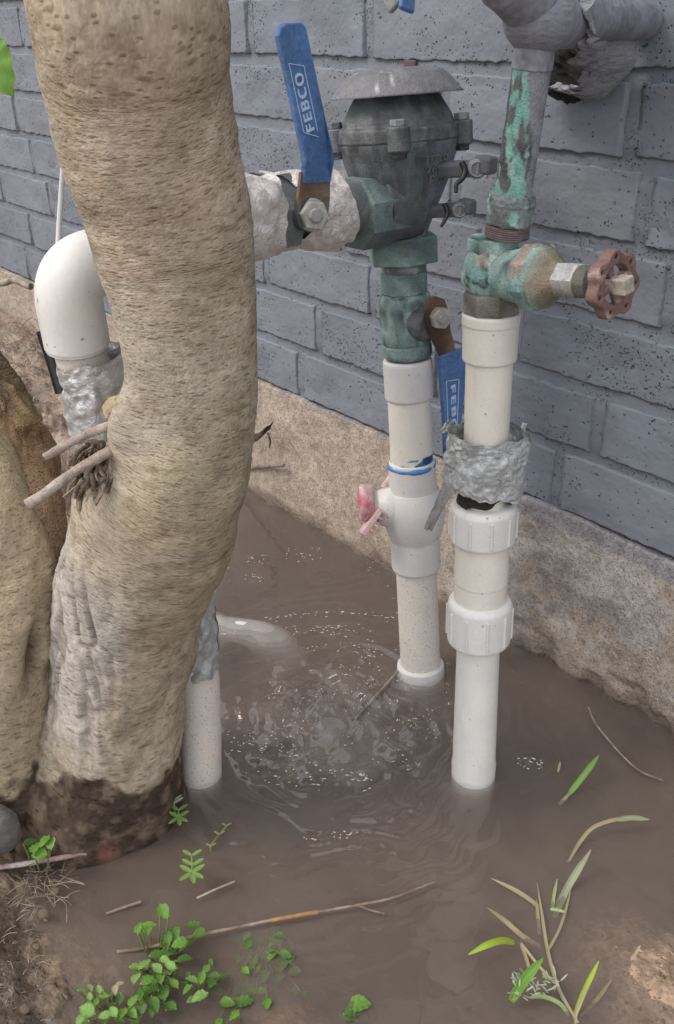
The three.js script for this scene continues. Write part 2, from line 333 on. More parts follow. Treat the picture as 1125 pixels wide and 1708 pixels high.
tag(part('ground', grid(420, 360, (u, v) => {
  const wide = (t, c, near, far) => { const s = (t - c) / (t < c ? c : 1 - c), a = Math.abs(s); return Math.sign(s) * (a < 0.82 ? a / 0.82 * near : near + Math.pow((a - 0.82) / 0.18, 3) * far); };
  const x = -10 + wide(u, 0.5, 15, 700), z = 6 + wide(v, 0.5, 7, 700), h = ground(x, z) + (fbm(x * 9, z * 9, 4, 3) - 0.5) * 0.12;
  const soil = sm(-13.5, -16, x - z * 0.25), r = fbm(x * 1.4, z * 1.4, 41, 4);
  let c = mix3([0.20, 0.155, 0.125], [0.36, 0.27, 0.2], sm(0.35, 0.7, r));
  c = mix3(c, mix3([0.42, 0.33, 0.27], [0.30, 0.22, 0.17], sm(0.4, 0.6, r)), soil);
  if (Math.hypot(x + 2.55, z - 3.6) < 2.2) c = mix3(c, [0.62, 0.45, 0.33], 0.9);
  if (Math.hypot(x + 4.95, z - 7.35) < 1.5) c = mix3(c, [0.5, 0.37, 0.26], 0.8);
  return { p: V(x, Math.min(h, z < -0.3 ? -1 : 9), z), uv: [x * U, z * U], c };
}), M.mud, scene), null, null, null, 'structure');

// ---- the puddle: a rippled skin over silty water, whose silt hides what lies deeper than a few centimetres
const well = atY(548, 1195), W0 = [well.x / U - 8, well.z / U];
const rip = {};
function ripple(x, z) {
  const dx = x - W0[0], dz = z - W0[1], r = Math.hypot(dx, dz), a = Math.atan2(dz, dx), w = (fbm(x * 1.6, z * 1.6, 3, 3) - 0.5);
  let h = Math.sin(r * 20 + w * 15) * 0.05 * Math.exp(-r * 0.72) * sm(0.0, 0.5, r) * (0.1 + 1.7 * vn(a * 2.6 + 9, r * 1.6, 5));
  h += Math.sin(r * 8 + w * 9 + a) * 0.012 * Math.exp(-r * 0.5);
  h += (fbm(x * 4.2, z * 4.2, 8, 2) - 0.5) * 0.34 * Math.exp(-r * r * 0.55) + (ridge(x * 6, z * 6, 3, 2) - 0.5) * 0.08 * Math.exp(-r * r * 1.1) + 0.12 * Math.exp(-r * r * 4);
  h += (fbm(x * 1.1, z * 1.1, 18, 3) - 0.5) * 0.02;
  for (const [px, py, k] of [[885, 1270, 1], [575, 1395, 0.5], [422, 935, 0.8], [505, 925, 0.8], [540, 960, 0.6], [690, 1205, 0.5]]) { const q = rip[px + ',' + py] ??= atY(px, py), d = Math.hypot(x - (q.x / U - 8), z - q.z / U); h += k * 0.02 * Math.sin(d * 42) * Math.exp(-d * 7); }
  return h;
}
M.water = new THREE.MeshPhysicalMaterial({ color: 0xffffff, roughness: 0.02, ior: 1.5, transmission: 1, thickness: 0 });
M.scum = new THREE.MeshStandardMaterial({ vertexColors: true, roughness: 1, transparent: true, opacity: 0.4 });
M.silt = new THREE.MeshStandardMaterial({ color: lin(122, 106, 96), roughness: 1, transparent: true, opacity: 0.19 });
const water = thing('water', null, null); tag(water, 'murky brown puddle flooding the ground around the pipes', null, null, 'structure');
part('water_surface', grid(640, 520, (u, v) => {
  // finer where the water wells up
  const near = (t, c) => { const s = t * 2 - 1, a = Math.abs(s); return c + Math.sign(s) * (a < 0.7 ? a / 0.7 * 3.6 : 3.6 + (a - 0.7) / 0.3 * 10); };
  const x = near(u, W0[0] + 0.2), z = Math.max(-0.3, near(v, W0[1])); return { p: V(x, ripple(x, z) - (z <= -0.3 ? 0.01 * (1 - v) : 0), z) };
}), M.water, water);
{
  const swirl = (x, z) => { const wx = (fbm(x * 0.9, z * 0.9, 3, 3) - 0.5) * 3, wz = (fbm(x * 0.9, z * 0.9, 13, 3) - 0.5) * 3; return fbm(x * 0.8 + wx, z * 0.8 + wz, 5, 4); };
  const sheet = (d, nu, nv, wob, col) => grid(nu, nv, (u, v) => { const x = lerp(-19, 7, u), z = lerp(-0.4, 12.6, v); const p = V(x, 0, z); p.y = -d + wob * (fbm(x * 3 + d * 900, z * 3, d * 700, 3) - 0.5); return { p, c: col ? col(x, z) : undefined }; });
  part('silt', sheet(0.0045, 420, 260, 0.0035, (x, z) => {
    const n = swirl(x, z), r = Math.hypot(x - W0[0], z - W0[1]), k = lerp(0.86, 1.14, sm(0.3, 0.7, n)); let c = [0.195 * k, 0.151 * k, 0.127 * k];
    const churn = fbm(x * 2.6 + n * 4, z * 2.6, 7, 4); c = mix3(c, [0.33, 0.275, 0.24], sm(0.50, 0.62, churn + 0.16 * sm(1.5, 0.4, r) - 0.3 * sm(0.9, 2.0, r)) * 0.8);
    return c;
  }), M.scum, water);
  const sheets = []; for (let k = 1; k <= 9; k++) sheets.push(sheet(0.004 + 0.0036 * k, 130, 80, 0.005));
  part('suspended_silt', mergeGeometries(sheets), M.silt, water, null, 'stuff');
}

// ================= THE TREE =================
const barkT = tex(1024, (u, v) => {                  // fine pebbly bark with short cross dashes, 0.16 m wide
  const wx = (fbm(u * 8, v * 8, 3, 3, 8) - 0.5), n = fbm(u * 6, v * 6, 13, 4, 6), g = fbm(u * 56, v * 64, 15, 3, 0), f = fbm(u * 120, v * 120, 8, 2, 120), edge = Math.min(sm(0, 0.04, u), sm(0, 0.04, 1 - u), sm(0, 0.04, v), sm(0, 0.04, 1 - v));
  const b = lerp(0.5, g, edge); let dash = 0, dark = 0;
  for (const [ku, kv, s, keep] of [[14, 46, 91, 0.26], [30, 84, 95, 0.2]]) { const [d, id] = cellsXY(u * ku + wx * 0.6, v * kv + wx * 1.4, ku, kv, s); if (id < keep) dash = Math.max(dash, (1 - sm(0.18, 0.5, d)) * (0.5 + 0.5 * (id * 71 % 1))); else if (id > 0.86) dark = Math.max(dark, 1 - sm(0.12, 0.42, d)); }
  const h = 0.42 + dash * 0.2 + (b - 0.5) * 0.55 + (f - 0.5) * 0.35 - dark * 0.3, t = 0.9 + (n - 0.5) * 0.26 + (b - 0.5) * 0.16 + (f - 0.5) * 0.16;
  return { c: mix3(mix3([255 * t, 251 * t, 246 * t], [140, 124, 106], dark * 0.42), [255, 252, 242], dash * 0.2), h, r: 0.92 };
});
M.bark = mat(barkT, 0.16, { vertexColors: true, bumpScale: 0.001, specularIntensity: 0.3 });
M.roughBark = mat(barkT, 0.1, { vertexColors: true, bumpScale: 0.0026, specularIntensity: 0.3 });
M.branch = mat(concT, 0.05, { vertexColors: true, bumpScale: 0.0004 });
// a limb from its left and right outlines: rows of [py, left, right, depth]
function limb(rows, nu, nv, f) {
  const C = rows.map(([py, l, r, t]) => atD((l + r) / 2, py, t)), R = rows.map(([py, l, r, t]) => (r - l) / 2 * t / FOC);
  const curve = new THREE.CatmullRomCurve3(C, false, 'centripetal'), rc = new THREE.CatmullRomCurve3(R.map((r, i) => new THREE.Vector3(r, 0, 0)), false, 'catmullrom');
  let up = camera.position.clone(), L = curve.getLength();
  return grid(nu, nv, (u, v) => {
    const c = curve.getPoint(v), t = curve.getTangent(v), r = Math.max(rc.getPoint(v).x, 0.02) * U, a = u * 2 * Math.PI;
    const e = up.clone().sub(c); e.addScaledVector(t, -e.dot(t)).normalize(); const s = t.clone().cross(e);      // e faces the camera
    const q = { a: Math.atan2(Math.sin(a), -Math.cos(a)), c, r, y: c.y / U, v };                                     // a = 0 at the camera side
    const n = e.clone().multiplyScalar(-Math.cos(a)).addScaledVector(s, Math.sin(a)); const p0 = c.clone().addScaledVector(n, r); q.p = p0; q.n = n;
    const d = f(q);
    return { p: p0.addScaledVector(n, d.d), uv: [u * 2 * Math.PI * 0.047, v * L], c: d.c };
  }, true);
}
const tree = thing('tree', 'tan barked tree with a leaning smooth trunk and wet muddy base', 'tree', atY(165, 1310));
const wetLine = (p) => 0.95 + (fbm(p.x * 40, p.y * 25, p.z * 40, 4) - 0.5) * 1.1;
function wet(c, p) {
  const y = p.y / U, w = sm(0.06, -0.06, y - wetLine(p)), s = fbm(p.x * 110, p.y * 110, p.z * 110, 3);
  c = mix3(c, mix3([0.075, 0.055, 0.045], [0.2, 0.15, 0.115], sm(0.4, 0.7, s)), w);
  const red = sm(0.6, 0.72, fbm(p.x * 34 + 1, p.y * 26, p.z * 34, 4)) * w; return mix3(c, [0.24, 0.105, 0.085], red * 0.6);
}
part('trunk', local(limb([
  [-700, -190, 240, 7.0], [-420, -100, 285, 6.9], [-160, 5, 340, 6.95], [12, 50, 378, 7.1], [130, 74, 387, 7.5], [240, 100, 402, 7.85], [340, 137, 419, 8.15], [420, 158, 428, 8.4], [500, 183, 430, 8.6], [600, 208, 431, 8.85],
  [680, 210, 428, 9.1], [745, 196, 421, 9.35], [790, 176, 415, 9.55], [822, 146, 409, 9.75], [850, 124, 402, 9.9], [900, 113, 386, 10.1], [960, 106, 355, 10.4], [1020, 97, 330, 10.75], [1100, 86, 320, 11.25], [1200, 64, 308, 11.85], [1310, 30, 302, 12.5], [1400, 20, 300, 13.1], [1500, 10, 300, 13.8]], 210, 560, (q) => {
  const { p, y, a } = q, low = sm(5.2, 3.2, y), X = p.x * 1, k = 1 / U;
  const lump = (fbm(p.x * 22, p.y * 16, p.z * 22, 4) - 0.5) * (0.0045 + 0.011 * low);
  const wr = (fbm(p.x * 46, p.y * 230, p.z * 46, 3) - 0.5) * 0.0012 * (1 - 0.6 * low) + (fbm(p.x * 90, p.y * 70, p.z * 90 + 4, 3) - 0.5) * 0.0016 + (fbm(p.x * 12, p.y * 9, p.z * 12 + 9, 2) - 0.5) * 0.006;
  const fur = ridge(p.x * 62, p.y * 12 + fbm(p.x * 30, p.y * 30, p.z * 30, 2) * 1.2, p.z * 62, 3);
  const grey = sm(0.35, 0.9, low) * sm(0.1, 0.55, a + 0.3 + (fbm(p.x * 20, p.y * 14, p.z * 20, 3) - 0.5) * 0.9) * sm(5.6, 4.4, y) * sm(0.9, 2.2, y);
  let d = lump + wr - grey * sm(0.62, 0.9, fur) * 0.0042;
  d += (fbm(p.x * 150, p.y * 110, p.z * 150, 3) - 0.5) * 0.0026 * low;
  d += 0.012 * Math.exp(-(((y - 5.75) / 0.42) ** 2) - ((a - 1.15) / 0.34) ** 2);            // a swelling under the branch stub
  d += (sm(0.9, -0.2, y)) * ridge(p.x * 14, p.y * 6, p.z * 14, 2) * 0.012;                // root flare
  const n1 = fbm(p.x * 26, p.y * 34, p.z * 26, 4), n2 = fbm(p.x * 70, p.y * 120, p.z * 70, 3);
  let c = mix3([0.435, 0.375, 0.29], [0.535, 0.475, 0.385], sm(0.3, 0.7, n1)); c = mix3(c, [0.30, 0.25, 0.185], sm(0.6, 0.72, fbm(p.x * 55 + 4, p.y * 95, p.z * 55, 3)) * 0.4); const big = fbm(p.x * 9 + 2, p.y * 7, p.z * 9, 3); c = mix3(c, [0.55, 0.435, 0.35], sm(0.5, 0.68, big) * 0.55); c = mix3(c, [0.43, 0.395, 0.34], sm(0.5, 0.36, big) * 0.6);
  c = mix3(c, [0.43, 0.395, 0.25], sm(0.52, 0.72, fbm(p.x * 17 + 8, p.y * 12, p.z * 17, 4)) * 0.4);     // a film of green algae in patches
  c = mix3(c, [0.30, 0.235, 0.165], sm(0.56, 0.7, n2) * 0.5);
  c = mix3(c, mix3([0.46, 0.43, 0.41], [0.60, 0.575, 0.555], n1), grey * 0.9);
  c = mix3(c, [0.2, 0.16, 0.125], grey * sm(0.66, 0.9, fur) * 0.55);
  c = wet(c, p);
  return { d, c };
}), tree), M.bark, tree);
part('limb', local(limb([
  [470, -150, -60, 10.4], [560, -110, -22, 10.6], [640, -85, 30, 10.75], [700, -65, 64, 10.9], [770, -45, 98, 11.05], [850, -25, 112, 11.0], [950, -10, 112, 11.1], [1040, -20, 108, 11.3], [1130, -35, 104, 11.65], [1250, -60, 110, 12.15], [1330, -60, 140, 12.6], [1430, -60, 160, 13.2]], 140, 300, (q) => {
  const { p, y, a } = q, dark = sm(4.4, 5.0, y) , or = sm(5.9, 4.9, y) * sm(3.4, 4.2, y);
  const fur = ridge(p.x * 50, p.y * 16, p.z * 50, 3), n1 = fbm(p.x * 30, p.y * 30, p.z * 30, 4);
  const d = (fbm(p.x * 26, p.y * 20, p.z * 26, 4) - 0.5) * 0.011 - sm(0.55, 0.9, fur) * 0.0075 * (0.3 + dark) + (fbm(p.x * 150, p.y * 120, p.z * 150, 2) - 0.5) * 0.002;
  let c = mix3([0.42, 0.345, 0.25], [0.54, 0.47, 0.37], n1);
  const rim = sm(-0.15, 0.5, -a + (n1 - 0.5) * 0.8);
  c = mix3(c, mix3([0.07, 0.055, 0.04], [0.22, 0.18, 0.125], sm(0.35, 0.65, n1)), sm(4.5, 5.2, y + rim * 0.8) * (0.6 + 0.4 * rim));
  c = mix3(c, [0.56, 0.37, 0.23], or * sm(0.4, 0.62, fbm(p.x * 26, p.y * 14, p.z * 26, 3) + 0.12) * 0.6);
  c = mix3(c, [0.28, 0.27, 0.13], sm(0.52, 0.62, fbm(p.x * 40, p.y * 34, p.z * 40, 3)) * 0.45 * dark);
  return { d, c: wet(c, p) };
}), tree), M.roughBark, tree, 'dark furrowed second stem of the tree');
part('limb', local(limb([
  [560, -215, -90, 10.9], [640, -160, -32, 10.85], [720, -112, 10, 10.7], [800, -86, 38, 10.5], [880, -70, 56, 10.45], [950, -70, 94, 10.65], [1040, -80, 100, 10.9], [1150, -95, 92, 11.4], [1260, -100, 94, 11.9], [1340, -95, 100, 12.4], [1440, -90, 100, 13.0]], 110, 280, (q) => {
  const { p, y, a } = q, n1 = fbm(p.x * 34, p.y * 34, p.z * 34, 4), low = sm(5.2, 4.0, y);
  const d = (fbm(p.x * 24, p.y * 18, p.z * 24, 4) - 0.5) * (0.004 + 0.012 * low) + (fbm(p.x * 60, p.y * 200, p.z * 60, 3) - 0.5) * 0.0014 + (fbm(p.x * 150, p.y * 130, p.z * 150, 3) - 0.5) * 0.0025 * low;
  let c = mix3([0.41, 0.365, 0.23], [0.51, 0.445, 0.31], n1); c = mix3(c, mix3([0.42, 0.34, 0.24], [0.55, 0.475, 0.36], n1), low);
  const hollow = Math.exp(-(((y - 2.9) / 0.32) ** 2) - ((a + 0.6) / 0.16) ** 2);
  return { d: d - hollow * 0.014, c: wet(mix3(c, [0.05, 0.04, 0.035], hollow * 0.7), p) };
}), tree), M.bark, tree, 'smooth greenish third stem of the tree');
{ // the stub of a lost branch, and two sawn grey branches under it
  const barkC = (g, a, b, s) => { const p = g.attributes.position, c = []; for (let i = 0; i < p.count; i++) c.push(...mix3(a, b, sm(0.3, 0.7, fbm(p.getX(i) * s, p.getY(i) * s, p.getZ(i) * s, 4)))); g.setAttribute('color', new THREE.Float32BufferAttribute(c, 3)); return g; };
  const rough = (g, k, s) => displace(g, (p) => (fbm(p.x * s, p.y * s, p.z * s, 4) - 0.5) * k);
  part('branch_stub', local(barkC(rough(tube([atD(268, 712, 9.1), atD(236, 694, 8.95), atD(206, 682, 8.95), atD(184, 690, 9.0)], (v) => lerp(0.0155, 0.0085, v), { seg: 60, around: 40 }), 0.004, 120), [0.42, 0.34, 0.23], [0.55, 0.48, 0.37], 90), tree), M.bark, tree);
  const b1 = part('cut_branch', local(barkC(rough(tube([atD(232, 712, 9.2), atD(196, 708, 8.95), atD(140, 727, 8.9), atD(74, 763, 8.85)], (v) => lerp(0.0030, 0.0024, v) + 0.0007 * vn(v * 9, 3, 3), { seg: 50, around: 16 }), 0.0008, 260), [0.46, 0.39, 0.35], [0.66, 0.59, 0.54], 160), tree), M.branch, tree, 'upper of two bare grey branch ends');
  const b2 = part('cut_branch', local(barkC(rough(tube([atD(222, 738, 9.3), atD(180, 755, 8.95), atD(120, 790, 8.85), atD(72, 826, 8.8), atD(46, 842, 8.8)], (v) => lerp(0.0036, 0.0030, v) + 0.0009 * vn(v * 8, 6, 3), { seg: 50, around: 16 }), 0.0008, 260), [0.48, 0.40, 0.35], [0.68, 0.60, 0.54], 160), tree), M.branch, tree, 'lower of two bare grey branch ends');
  // shreds of dead bark in the fork under the branches
  const R = rng(5), sh = [];
  for (let k = 0; k < 90; k++) { const px = 138 + R() * 58, py = 738 + R() * 74, t = 9.0 + R() * 0.5, q = atD(px, py, t), e = atD(px - 4 - R() * 22 + (R() - 0.5) * 34, py + 12 + R() * 50, t + R() * 0.3); sh.push(tube([q, q.clone().lerp(e, 0.5).add(new THREE.Vector3((R() - 0.5) * 0.008, (R() - 0.5) * 0.008, (R() - 0.5) * 0.008)), e], 0.0006 + R() * 0.0016, { seg: 8, around: 6 })); }
  part('dead_bark', local(barkC(mergeGeometries(sh), [0.12, 0.095, 0.075], [0.40, 0.33, 0.27], 200), tree), M.bark, tree, null, 'stuff');
  part('dead_wood', local(barkC(rough(new THREE.SphereGeometry(0.017, 50, 40).scale(0.95, 1.7, 0.9), 0.012, 110).translate(...atD(166, 800, 9.75).toArray()), [0.16, 0.12, 0.10], [0.36, 0.29, 0.24], 120), tree), M.bark, tree);
}

// ================= THE PIPEWORK =================
const speck = (base, dirt, amount, warm, rough) => tex(512, (u, v) => {
  const n = fbm(u * 5, v * 5, 3, 4, 5), st = fbm(u * 14, v * 5, 7, 3, 0), f = fbm(u * 80, v * 80, 8, 2, 80); let d = 0;
  for (const [k, s] of [[30, 101], [64, 111]]) { const [q, id] = cells(u * k, v * k, k, s); if (id < amount) d = Math.max(d, 1 - sm(0.06, 0.2 + 0.16 * hash(Math.floor(id * 1e5), 2, 3), q)); }
  const t = 0.97 + (n - 0.5) * 0.1 + (f - 0.5) * 0.04;
  return { c: mix3(mix3(base.map((x) => x * t), warm, sm(0.5, 0.8, n) * 0.4), dirt, d * 0.85), h: 0.6 + (n - 0.5) * 0.5 + (f - 0.5) * 0.3 - d * 0.2, r: rough + (n - 0.5) * 0.2 + d * 0.3 };
});
const pvcT = speck([230, 228, 223], [150, 138, 122], 0.012, [228, 222, 208], 0.4);
const oldPvcT = speck([222, 214, 206], [112, 90, 72], 0.16, [214, 196, 178], 0.55);
M.pvc = mat(pvcT, 0.11, { bumpScale: 0.0003 });
M.oldPvc = mat(oldPvcT, 0.07, { bumpScale: 0.0005 });
M.cream = mat(pvcT, 0.13, { bumpScale: 0.0003, color: lin(255, 252, 246) });
M.whitePvc = mat(pvcT, 0.17, { bumpScale: 0.0002, color: lin(252, 253, 255) });
M.greyPvc = mat(pvcT, 0.15, { bumpScale: 0.0003, color: lin(238, 238, 242) });
const grainT = tex(512, (u, v) => { const n = fbm(u * 10, v * 10, 3, 5, 10), f = fbm(u * 70, v * 70, 9, 3, 70), t = 0.86 + (n - 0.5) * 0.3 + (f - 0.5) * 0.28; return { c: [255 * t, 255 * t, 255 * t], h: n * 0.6 + f * 0.4, r: 0.62 + (n - 0.5) * 0.5 }; });
M.metal = mat(grainT, 0.06, { vertexColors: true, bumpScale: 0.0011 });
M.cast = mat(grainT, 0.035, { vertexColors: true, bumpScale: 0.0009 });
M.smoothPaint = mat(grainT, 0.2, { color: lin(150, 152, 163), bumpScale: 0.0006 });
M.blue = mat(grainT, 0.15, { color: lin(98, 138, 196), bumpScale: 0.0004 }); M.blue.roughnessMap = null; M.blue.roughness = 0.42;
M.print = new THREE.MeshStandardMaterial({ color: lin(190, 212, 240), roughness: 0.6 });
M.black = new THREE.MeshStandardMaterial({ color: lin(26, 26, 28), roughness: 0.45 });
M.steel = mat(grainT, 0.04, { color: lin(176, 176, 174), bumpScale: 0.0004 });
M.pink = mat(grainT, 0.08, { vertexColors: true, bumpScale: 0.0003 });
const facet = (x, y, k, s) => { const X = Math.floor(x), Y = Math.floor(y); let best = 9, id = 0, ox = 0, oy = 0; for (let j = -1; j < 2; j++) for (let i = -1; i < 2; i++) { const a = ((X + i) % k + k) % k, b = ((Y + j) % k + k) % k, dx = x - (X + i + hash(a, b, s)), dy = y - (Y + j + hash(a, b, s + 1)), d = Math.abs(dx) + dy * dy; if (d < best) { best = d; id = hash(a, b, s + 2) * 6.283; ox = dx; oy = dy; } } return ox * Math.cos(id) + oy * Math.sin(id); };
const foilT = tex(1024, (u, v) => {                  // crushed foil: small tilted facets that meet in sharp folds
  const w = fbm(u * 6, v * 6, 3, 3, 6) - 0.5, a = facet(u * 9 + w, v * 9 - w, 9, 201), b = facet(u * 21 + w * 2, v * 21, 21, 211), c = facet(u * 48, v * 48 + w, 48, 221), t = 0.92 + (fbm(u * 20, v * 20, 5, 3, 20) - 0.5) * 0.2;
  return { c: [255 * t, 254 * t, 252 * t], h: 0.5 + a * 0.36 + b * 0.17 + c * 0.06, r: 0.5 + b * 0.2 };
});
M.foil = mat(foilT, 0.09, { color: lin(228, 230, 235), metalness: 0.6, bumpScale: 0.003 }); M.foil.roughnessMap = null; M.foil.roughness = 0.44;
M.whiteFoil = mat(foilT, 0.11, { color: lin(232, 226, 225), metalness: 0.2, bumpScale: 0.004 });
M.greyFoil = mat(foilT, 0.09, { color: lin(192, 195, 197), metalness: 0.3, bumpScale: 0.0034 });
M.paintedFoil = mat(foilT, 0.1, { color: lin(164, 165, 173), metalness: 0.0, bumpScale: 0.004 });
M.wad = mat(grainT, 0.03, { color: lin(52, 47, 43), bumpScale: 0.004 });

function tint(g, f) { const p = g.attributes.position, c = new Float32Array(p.count * 3), q = new THREE.Vector3(); for (let i = 0; i < p.count; i++) c.set(f(q.fromBufferAttribute(p, i), i), i * 3); g.setAttribute('color', new THREE.BufferAttribute(c, 3)); return g; }
// metal skins: colour by place, in linear values
const bronze = (s) => (p) => { const a = fbm(p.x * 60 + s, p.y * 60, p.z * 60, 4), b = fbm(p.x * 170 + s, p.y * 170, p.z * 170, 3); let c = mix3([0.11, 0.118, 0.126], [0.19, 0.2, 0.212], sm(0.35, 0.65, b)); c = mix3(c, [0.22, 0.29, 0.275], sm(0.52, 0.7, a) * 0.5); return mix3(c, [0.035, 0.037, 0.04], sm(0.62, 0.72, fbm(p.x * 90, p.y * 50 + s, p.z * 90, 3)) * 0.7); };
const teal = (s) => (p) => { const a = fbm(p.x * 70 + s, p.y * 70, p.z * 70, 4), b = ridge(p.x * 60 + s, p.y * 60, p.z * 60, 3); let c = mix3([0.13, 0.20, 0.20], [0.25, 0.37, 0.35], sm(0.35, 0.65, a)); c = mix3(c, [0.36, 0.52, 0.47], sm(0.72, 0.9, b) * 0.8); return mix3(c, [0.04, 0.05, 0.055], sm(0.6, 0.72, fbm(p.x * 110, p.y * 110 + s, p.z * 110, 3)) * 0.8); };
const verd = (s) => (p) => { const a = fbm(p.x * 70 + s, p.y * 70, p.z * 70, 4), b = fbm(p.x * 120, p.y * 120 + s, p.z * 120, 3); let c = mix3([0.26, 0.47, 0.43], [0.48, 0.73, 0.67], sm(0.35, 0.62, a)); c = mix3(c, [0.05, 0.06, 0.06], sm(0.56, 0.66, b) * 0.9); return mix3(c, [0.6, 0.68, 0.64], sm(0.64, 0.74, fbm(p.x * 200 + s, p.y * 200, p.z * 200, 2)) * 0.6); };
const rustC = (s) => (p) => { const a = fbm(p.x * 120 + s, p.y * 120, p.z * 120, 4), b = fbm(p.x * 300, p.y * 300 + s, p.z * 300, 3); return mix3(mix3([0.09, 0.05, 0.04], [0.25, 0.14, 0.10], sm(0.35, 0.65, a)), [0.42, 0.34, 0.25], sm(0.56, 0.7, b) * 0.7); };
const crumple = (p, s, k) => (ridge(p.x * s, p.y * s, p.z * s + 5, 3) - 0.6) * k + (fbm(p.x * s * 2.3, p.y * s * 2.3, p.z * s * 2.3, 3) - 0.5) * k * 0.7;

// ---------- the middle riser ----------
const mid = run(V(-8.293, 0, 1.93), V(-8.293 - 0.093 * 9, 9, 1.93));
{
  const low = onRun('pvc_pipe', 'speckled white plastic pipe standing in the puddle below the pink handled valve', 'pipe', mid, 1118);
  part('pipe', turned(mid.prof([[1260, 66], [1121, 66], [940, 68]], low.h0), { seg: 56 }), M.oldPvc, low);
  part('collar', turned(mid.prof([[1240, 78], [1122, 79], [1108, 78], [1106, 74], [1105, 67]], low.h0), { seg: 56, wob: (p) => (fbm(p.x * 90, p.y * 90, p.z * 90, 3) - 0.5) * 0.0016 }), M.greyPvc, low, 'white collar at the water line');

  const v = onRun('pvc_ball_valve', 'white plastic ball valve with a pink lever handle', 'valve', mid, 946);
  part('body', turned(mid.prof([[946, 80], [941, 82], [897, 81], [893, 84], [884, 92], [868, 101], [850, 105], [834, 101], [820, 90], [814, 83], [816, 80], [772, 78], [768, 76], [767, 70]], v.h0), { seg: 64, r: 0.0012 }), M.greyPvc, v);
  const c = mid.at(mid.h(846)), left = new THREE.Vector3(-0.56, 0.0, 0.83).normalize(), k = 13.85 / FOC * U;      // k: metres per photograph pixel here
  const boss = turnTo(turned([[0, 36 * k], [44 * k, 34 * k], [60 * k, 28 * k], [70 * k, 22 * k], [78 * k, 18 * k]], { seg: 40, r: 0.002 }), left).translate(c.x, c.y + 3 * k, c.z);
  part('stem_boss', local(boss, v), M.greyPvc, v);
  const hc = c.clone().addScaledVector(left, 78 * k); hc.y += 14 * k;
  const pinkC = (p) => mix3([0.74, 0.50, 0.50], [0.70, 0.19, 0.27], sm(0.42, 0.66, fbm(p.x * 90 + 2, p.y * 70, p.z * 90, 3)));
  const knob = turnTo(turned([[-9 * k, 27 * k], [4 * k, 31 * k], [9 * k, 31 * k], [13 * k, 27 * k], [14 * k, 0]], { seg: 40, r: 0.0012 }), left).translate(hc.x, hc.y, hc.z);
  const hnd = part('handle', local(tint(knob, pinkC), v), M.pink, v, 'faded pink lever');
  const dA = depthOf(hc) / U, lev = [];
  const a = atD(634, 848, dA - 0.12), b = atD(604, 890, dA - 0.1), side = b.clone().sub(a).normalize().cross(left).normalize();
  const plate = (p, q, w, h) => { const d = q.clone().sub(p), L = d.length(); d.normalize(); const s = d.clone().cross(left).normalize(), n = s.clone().cross(d); return new RoundedBoxGeometry(w, L, h, 2, 0.0008).applyMatrix4(new THREE.Matrix4().makeBasis(s, d, n).setPosition(p.clone().lerp(q, 0.5))); };
  lev.push(plate(a, b, 33 * k, 9 * k));
  part('lever', local(tint(boxUV(mergeGeometries(lev)), () => [0.78, 0.56, 0.55]), hnd), M.pink, hnd);
  const rib = []; for (let i = 0; i < 5; i++) { const q = a.clone().lerp(b, 0.12 + i * 0.19).addScaledVector(left, -9 * k).addScaledVector(side, -6 * k); rib.push(plate(q, q.clone().add(b.clone().sub(a).normalize().multiplyScalar(4 * k)), 24 * k, 10 * k)); }
  part('rib', local(tint(boxUV(mergeGeometries(rib)), () => [0.66, 0.38, 0.38]), hnd), M.pink, hnd);
  part('tail', local(tint(boxUV(plate(atD(640, 815, dA + 0.1), atD(662, 782, dA + 0.1), 26 * k, 9 * k)), () => [0.78, 0.6, 0.58]), hnd), M.pink, hnd);

  const up = onRun('pvc_pipe', 'short white plastic pipe with a ring of blue primer above the pink handled valve', 'pipe', mid, 790);
  const h0 = mid.h(790) - up.h0, h1 = mid.h(655) - up.h0, blueA = mid.h(790) - up.h0, blueB = mid.h(752) - up.h0, rA = mid.r(790, 71), rB = mid.r(655, 72);
  part('pipe', grid(160, 150, (u, w) => {
    const a = u * 2 * Math.PI, y = lerp(h0, h1, w), r = lerp(rA, rB, w), n = fbm(Math.cos(a) * 3 + 5, Math.sin(a) * 3, y * 160, 3);
    const edge = mid.h(768) - up.h0 + (fbm(Math.cos(a) * 2 + 3, Math.sin(a) * 2, 2, 3) - 0.5) * 0.012 + 0.006 * sm(0.2, 1, Math.cos(a - 0.5)), thin = Math.abs(y - (mid.h(757) - up.h0)) < 0.0012 && n > 0.5 && Math.cos(a - 0.5) > -0.1;
    const on = sm(0.0008, -0.0008, y - edge - (n - 0.5) * 0.006) * sm(0.22, 0.4, n + 0.25) + (thin ? 0.8 : 0);
    return { p: new THREE.Vector3(Math.cos(a) * r, y, -Math.sin(a) * r), uv: [a * r, y], c: mix3([1, 0.98, 0.95], mix3([0.06, 0.21, 0.5], [0.02, 0.07, 0.2], sm(0.5, 0.7, n)), clamp(on)) };
  }, true), mat(pvcT, 0.11, { vertexColors: true, bumpScale: 0.0003 }), up);
  part('primer_bead', displace(new THREE.TorusGeometry(rA + 0.0006, 0.0024, 16, 90).rotateX(Math.PI / 2).translate(0, mid.h(775) - up.h0, 0), (p) => (fbm(p.x * 160, p.y * 90, p.z * 160, 3) - 0.5) * 0.0034), mat(null, 1, { color: lin(66, 128, 190), roughness: 0.3 }), up, 'glossy blue primer squeezed out of the joint');
  part('coupling', turned(mid.prof([[663, 79], [660, 81], [625, 82], [622, 83], [612, 83.5], [602, 83], [598, 79], [597, 60]], up.h0), { seg: 64, r: 0.0009 }), M.greyPvc, up);

